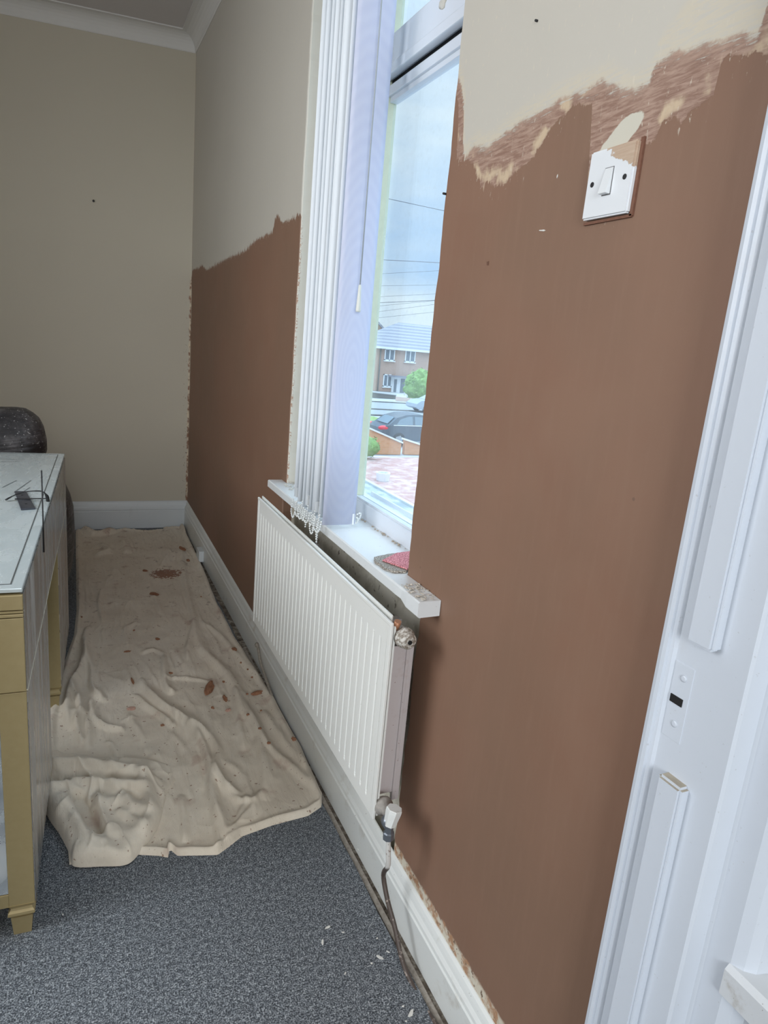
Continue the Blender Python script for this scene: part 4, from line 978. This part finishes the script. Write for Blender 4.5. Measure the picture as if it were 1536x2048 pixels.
# houses
def house(label, yF, uL, uR, eaveL, ridgeL, base, wallm, hip=True, depth=9, wins=(), door=None, pipe=None, x1=None):
    e0 = ony(uL, eaveL, yF); xR = x1 if x1 else ony(uR, 700, yF).x; zE = e0.z; xL = e0.x; zR = ony(*ridgeL, yF + depth / 2).z; xr = ony(*ridgeL, yF + depth / 2).x
    h = empty('house', (xL, yF, GZ), label=label, cat='house')
    def put(o): o.location = (-xL, -yF, -GZ); return o
    mb = MB(); mb.box(xL, xR, yF, yF + depth, GZ, zE); put(mb.build('wall', wallm, h))
    mb = MB(); o_ = .35
    A = [(xL - o_, yF - o_, zE - .05), (xR + o_, yF - o_, zE - .05), (xR + o_, yF + depth + o_, zE - .05), (xL - o_, yF + depth + o_, zE - .05)]; r0 = (xr, yF + depth / 2, zR); r1 = (xR, yF + depth / 2, zR)
    for f in ([A[0], A[1], r1, r0], [A[1], A[2], r1], [A[2], A[3], r0, r1], [A[3], A[0], r0], A[::-1]): mb.face(f)
    put(mb.build('roof', mo['roof'], h))
    mb = MB(); mb.box(xL - .4, xR + .4, yF - .45, yF - .33, zE - .22, zE - .02); put(mb.build('gutter', mo['white'], h))
    for (u0, v0, u1, v1, nb_) in wins:
        a, b = ony(u0, v0, yF), ony(u1, v1, yF); mb = MB(); fw = .10
        mb.box(a.x, b.x, yF - .10, yF + .02, b.z, b.z + fw); mb.box(a.x, b.x, yF - .10, yF + .02, a.z - fw, a.z)
        for q in range(nb_ + 1):
            xx = a.x + (b.x - a.x - fw) * q / nb_; mb.box(xx, xx + fw, yF - .10, yF + .02, b.z, a.z)
        mb.box(a.x - .08, b.x + .08, yF - .18, yF + .02, b.z - .10, b.z)
        o = put(mb.build('window', mo['white'], h)); mb = MB(); mb.box(a.x + .05, b.x - .05, yF - .05, yF - .02, b.z + .05, a.z - .05); mb.build('pane', mo['pane'], o)
    if door:
        a, b = ony(door[0], door[1], yF), ony(door[2], door[3], yF); mb = MB(); mb.box(a.x, b.x, yF - .12, yF + .01, b.z, a.z); o = put(mb.build('door', mo['white'], h))
        mb = MB(); mb.box(a.x + .25, a.x + .55, yF - .15, yF - .10, b.z + .2, a.z - .2); mb.box(a.x + 1.0, b.x - .1, yF - .15, yF - .10, b.z + .1, a.z - .1); mb.build('door_glass', mo['pane'], o)
        mb = MB(); mb.box(a.x - .5, b.x + .6, yF - .9, yF, a.z + .02, a.z + .18); put(mb.build('porch_canopy', mo['roof'], h))
    if pipe:
        p = ony(*pipe, yF); mb = MB(); mb.tube([(p.x, yF - .12, zE - .1), (p.x, yF - .12, GZ)], .07, 8); put(mb.build('drainpipe', mo['dwall'], h))
    return h
house('brown brick house with grey hipped roof across the road', 65, 755, 960, 692, (797, 645), 785, mo['brick'], wins=[(770, 697, 788, 722, 2), (811, 700, 829, 725, 2), (767, 748, 782, 774, 2)], door=(784, 754, 808, 789), pipe=(761, 700), x1=46)
mb = MB(); yN = 76.5; ap = ony(751, 643, yN); re = ony(777, 672, yN); xa = ap.x
prof = [(re.x, GZ), (re.x, re.z), (xa, ap.z), (xa - (re.x - xa), re.z), (xa - (re.x - xa), GZ)]
h2 = empty('house', (xa, yN, GZ), label='red brick gable end of the neighbouring house at the left of the pane', cat='house')
mb.prism(prof, 'y', yN, yN + 10); o = mb.build('wall', mo['brick_red'], h2); o.location = (-xa, -yN, -GZ)
mb = MB(); dx, dz = re.x - xa, re.z - ap.z
for s in (1, -1): mb.prism([(xa, ap.z), (xa + s * dx * 1.06, ap.z + dz * 1.06), (xa + s * dx * 1.06, ap.z + dz * 1.06 + .25), (xa, ap.z + .25)], 'y', yN - .3, yN + 10.2)
o = mb.build('roof', mo['roof'], h2); o.location = (-xa, -yN, -GZ)
def bush(c, r, label, n=420, sz=(1, 1, 1), leaf=.14):
    mb = MB(); t = bmesh.new(); bmesh.ops.create_icosphere(t, subdivisions=4, radius=r * .9)
    for v in t.verts: v.co = Vector((v.co.x * sz[0], v.co.y * sz[1], v.co.z * sz[2])) * (1 + .22 * noise.noise(v.co * 1.8) + .12 * noise.noise(v.co * 6))
    mb.merge(t)
    for i in range(n):
        d = Vector((random.gauss(0, 1), random.gauss(0, 1), random.gauss(0, 1))).normalized(); p = Vector((d.x * sz[0], d.y * sz[1], d.z * sz[2])) * r * random.uniform(.85, 1.05)
        a = Vector((random.gauss(0, 1), random.gauss(0, 1), random.gauss(0, 1))).normalized() * leaf; b = d.cross(a).normalized() * leaf * .6; mb.face([p, p + a * .5 + b, p + a, p + a * .5 - b])
    o = mb.build('bush', mo['hedge'], label=label, cat='bush', normals=False); o.location = c; return o
p = ony(838, 768, 56); bush((p.x + .25, 56, p.z - .25), 1.45, 'large green bush in front of the brick house', sz=(1.15, 1, 1.15))
p = ony(738, 893, 24.0); bush((p.x, 24.0, p.z), .42, 'small leafy plant by the orange garden wall', 160, leaf=.07)
def wallbox(name, a, b, y, t, mat, label, cat, cap=None):
    """low wall whose top runs from pixel a to pixel b on plane y"""
    A, B = ony(*a, y), ony(*b, y); mb = MB(); mb.prism([(A.x, GZ), (B.x, GZ), (B.x, B.z), (A.x, A.z)], 'y', y, y + t)
    rt = empty(name, (A.x, y, GZ), label=label, cat=cat); o = mb.build('panel', mat, rt); o.location = (-A.x, -y, -GZ)
    if cap: mb = MB(); mb.prism([(A.x - .05, A.z), (B.x + .05, B.z), (B.x + .05, B.z + .07), (A.x - .05, A.z + .07)], 'y', y - .06, y + t + .06); o = mb.build('coping', cap, rt); o.location = (-A.x, -y, -GZ)
    return rt
wallbox('garden_wall', (700, 780), (792, 791), 55.5, .25, mo['dwall'], 'long low dark garden wall across the road', 'wall', mo['pave'])
wallbox('garden_fence', (793, 793), (900, 806), 53.5, .15, mo['fence'], 'pale pinkish board fence in front of the bush', 'fence')
wallbox('garden_wall', (738, 857), (803, 887), 25.2, .22, mo['orange'], 'orange brick garden wall with sloping coping', 'wall', mo['white'])
wallbox('garden_wall', (811, 880), (880, 904), 25.25, .22, mo['orange'], 'second section of orange wall, right of the step in the coping', 'wall', mo['white'])
wallbox('yard_wall', (700, 915), (900, 922), 24.55, .12, mo['yard'], 'low brick wall with white coping across the yard', 'wall', mo['white'])
wallbox('brick_pier', (715, 870), (737, 872), 26.5, .5, mo['yard'], 'red brick pier at the left end of the orange wall', 'pier', mo['pave'])
# planter ring in the yard
p = gpt(765, 962); mb = MB(); mb.lathe([(.26, 0), (.36, .02), (.40, .30), (.40, .36), (.30, .36), (.27, .24), (.05, .22)], 8, smooth=False); rt = mb.build('planter', mo['white'], label='white octagonal planter standing in the brick yard', cat='planter'); rt.location = p; rt.scale = (.62, .62, .8)
mb = MB(); mb.lathe([(.28, .25), (.27, .27)], 8); mb.build('soil', mo['dwall'], rt)
# lean-to felt roof below the window
rt = empty('lean_to_roof', (1.6, 8, -.6), label='grey felt roof just below the window with a pale metal edge', cat='roof')
mb = MB(); mb.box(-1.3, 1.46, -6.5, 9, -.08, 0.); mb.build('roof_deck', mo['felt'], rt)
mb = MB(); mb.box(1.44, 1.50, -6.5, 9, -.14, .025); mb.build('roof_edge', plain('roof_edge', (.55, .58, .58), .5), rt)
mb = MB(); [mb.box(.55, .60, -6.5, 9, 0, .012), mb.box(-.4, -.35, -6.5, 9, 0, .012)]; mb.build('seam', plain('felt_seam', (.40, .46, .42), .7), rt)
mb = MB(); mb.box(.29, 1.40, 1.5, 16.9, GZ, -.68); mb.box(.29, 3.0, 1.5, 1.8, GZ, -.68); mb.build('wall_outside', mo['brick'], kind='structure')
# cars
def car(loc, mat, label, ln=4.3, flip=False):
    rt = empty('car', loc, math.pi if flip else 0, label=label, cat='car')
    wd = 1.75; low = [(0.0, .35), (.02, .62), (-.02, .80), (.18, .93), (.9, .96), (2.9, .98), (3.9, .86), (4.25, .62), (4.3, .38), (4.1, .25), (.2, .25)]
    mb = MB(); mb.prism([(x, z) for x, z in low], 'y', -wd / 2, wd / 2)
    roof = [(.30, .92), (.75, 1.28), (1.25, 1.43), (1.9, 1.46), (2.5, 1.38), (3.25, .95)]
    bmv = mb.bm; ring0 = []
    for sx in (-1, 1): ring0.append([bmv.verts.new((x, sx * (wd / 2 - .02 - (z - .92) * .35), z)) for x, z in roof])
    for i in range(len(roof) - 1): bmv.faces.new((ring0[0][i], ring0[0][i + 1], ring0[1][i + 1], ring0[1][i]))
    for rg in ring0: bmv.faces.new(rg)
    o = mb.build('body', mat, rt)
    mb = MB()
    for sx in (-1, 1):
        for win in ([(.72, .99), (.92, 1.22), (1.35, 1.36), (1.55, 1.37), (1.55, 1.0)], [(1.66, 1.0), (1.66, 1.37), (2.1, 1.36), (2.5, 1.29), (2.98, 1.0)]):
            mb.face([(x, sx * (wd / 2 - .005 - (z - .92) * .35), z) for x, z in win])
    mb.face([(.36, -.6, 1.0), (.36, .6, 1.0), (.72, .5, 1.30), (.72, -.5, 1.30)]); sm = mb.build('side_windows', mo['cglass'], rt); sm.location.x = -.02; md = sm.modifiers.new('t', 'SOLIDIFY'); md.thickness = .02
    mb = MB()
    for sx in (-1, 1): mb = MB(); mb.tube([(.55, sx * (wd / 2 + .0), .96), (2.0, sx * (wd / 2 + .0), .97), (3.1, sx * (wd / 2 - .01), .96)], .02, 6); mb.build('chrome_strip', mo['white'], rt)
    for x in (.85, 3.4):
        for sx in (-1, 1):
            mw = Matrix.Translation((x, sx * (wd / 2 - .08), .32)) @ Matrix.Rotation(math.pi / 2, 4, 'X'); mb = MB(); mb.lathe([(.20, -.11), (.31, -.10), (.32, -.06), (.32, .06), (.31, .10), (.20, .11)], 24, mw); wh = mb.build('wheel', mo['tyre'], rt)
            mb = MB(); mb.lathe([(.05, -.13), (.20, -.115), (.20, .115), (.05, .13)], 5, mw, smooth=False); mb.build('hub', mo['alloy'], wh)
    for sx in (-1, 1):
        mb = MB(); mb.ball((.10, sx * (wd / 2 - .10), .82), .15, 2, 0, (1.9, .9, .75)); mb.build('tail_light', mo['red'], rt)
    return rt
p = ony(748, 872, 28.3); car((p.x, 28.3, GZ), mo['car'], 'dark hatchback with red tail light parked behind the orange wall')
p = ony(820, 828, 44.6); car((p.x + 4.3, 44.6, GZ), mo['car2'], 'pale blue grey car at the right edge of the window, wheel in view', flip=True)
p = ony(727, 848, 30); mb = MB(); mb.box(p.x - .5, p.x + .45, 29.6, 30.2, GZ, p.z, 0, .03); mb.build('wheelie_bin', mo['dwall'], label='dark box shaped bin beside the grass strip', cat='bin')
# overhead wires
for i, (a, b) in enumerate([((765, 395), (881, 420)), ((754, 519), (870, 525)), ((751, 548), (868, 542)), ((747, 606), (862, 601)), ((747, 613), (862, 602)), ((745, 625), (860, 610)), ((744, 637), (860, 625)), ((748, 572), (866, 570)), ((748, 594), (866, 588))]):
    y = 24; A, B = ony(*a, y), ony(*b, y); d = (B - A); mb = MB(); A2, B2 = A - d * 2, B + d * 3
    pts = [A2.lerp(B2, t / 16) for t in range(17)]
    c = A.copy(); mb.tube([q - c for q in pts], .011 if i in (0, 1, 3) else .006, 6)
    lab = {0: 'highest overhead cable, crossing the sky well above the rest', 1: 'second highest overhead cable in the sky', 2: 'third overhead cable down, rising slightly to the right'}.get(i)
    o = mb.build('overhead_cable', mo['wire'], label=lab or 'thin overhead cable in the low bunch above the roofs', cat='cable', **({} if lab else {'group': 'low overhead cables'})); o.location = c
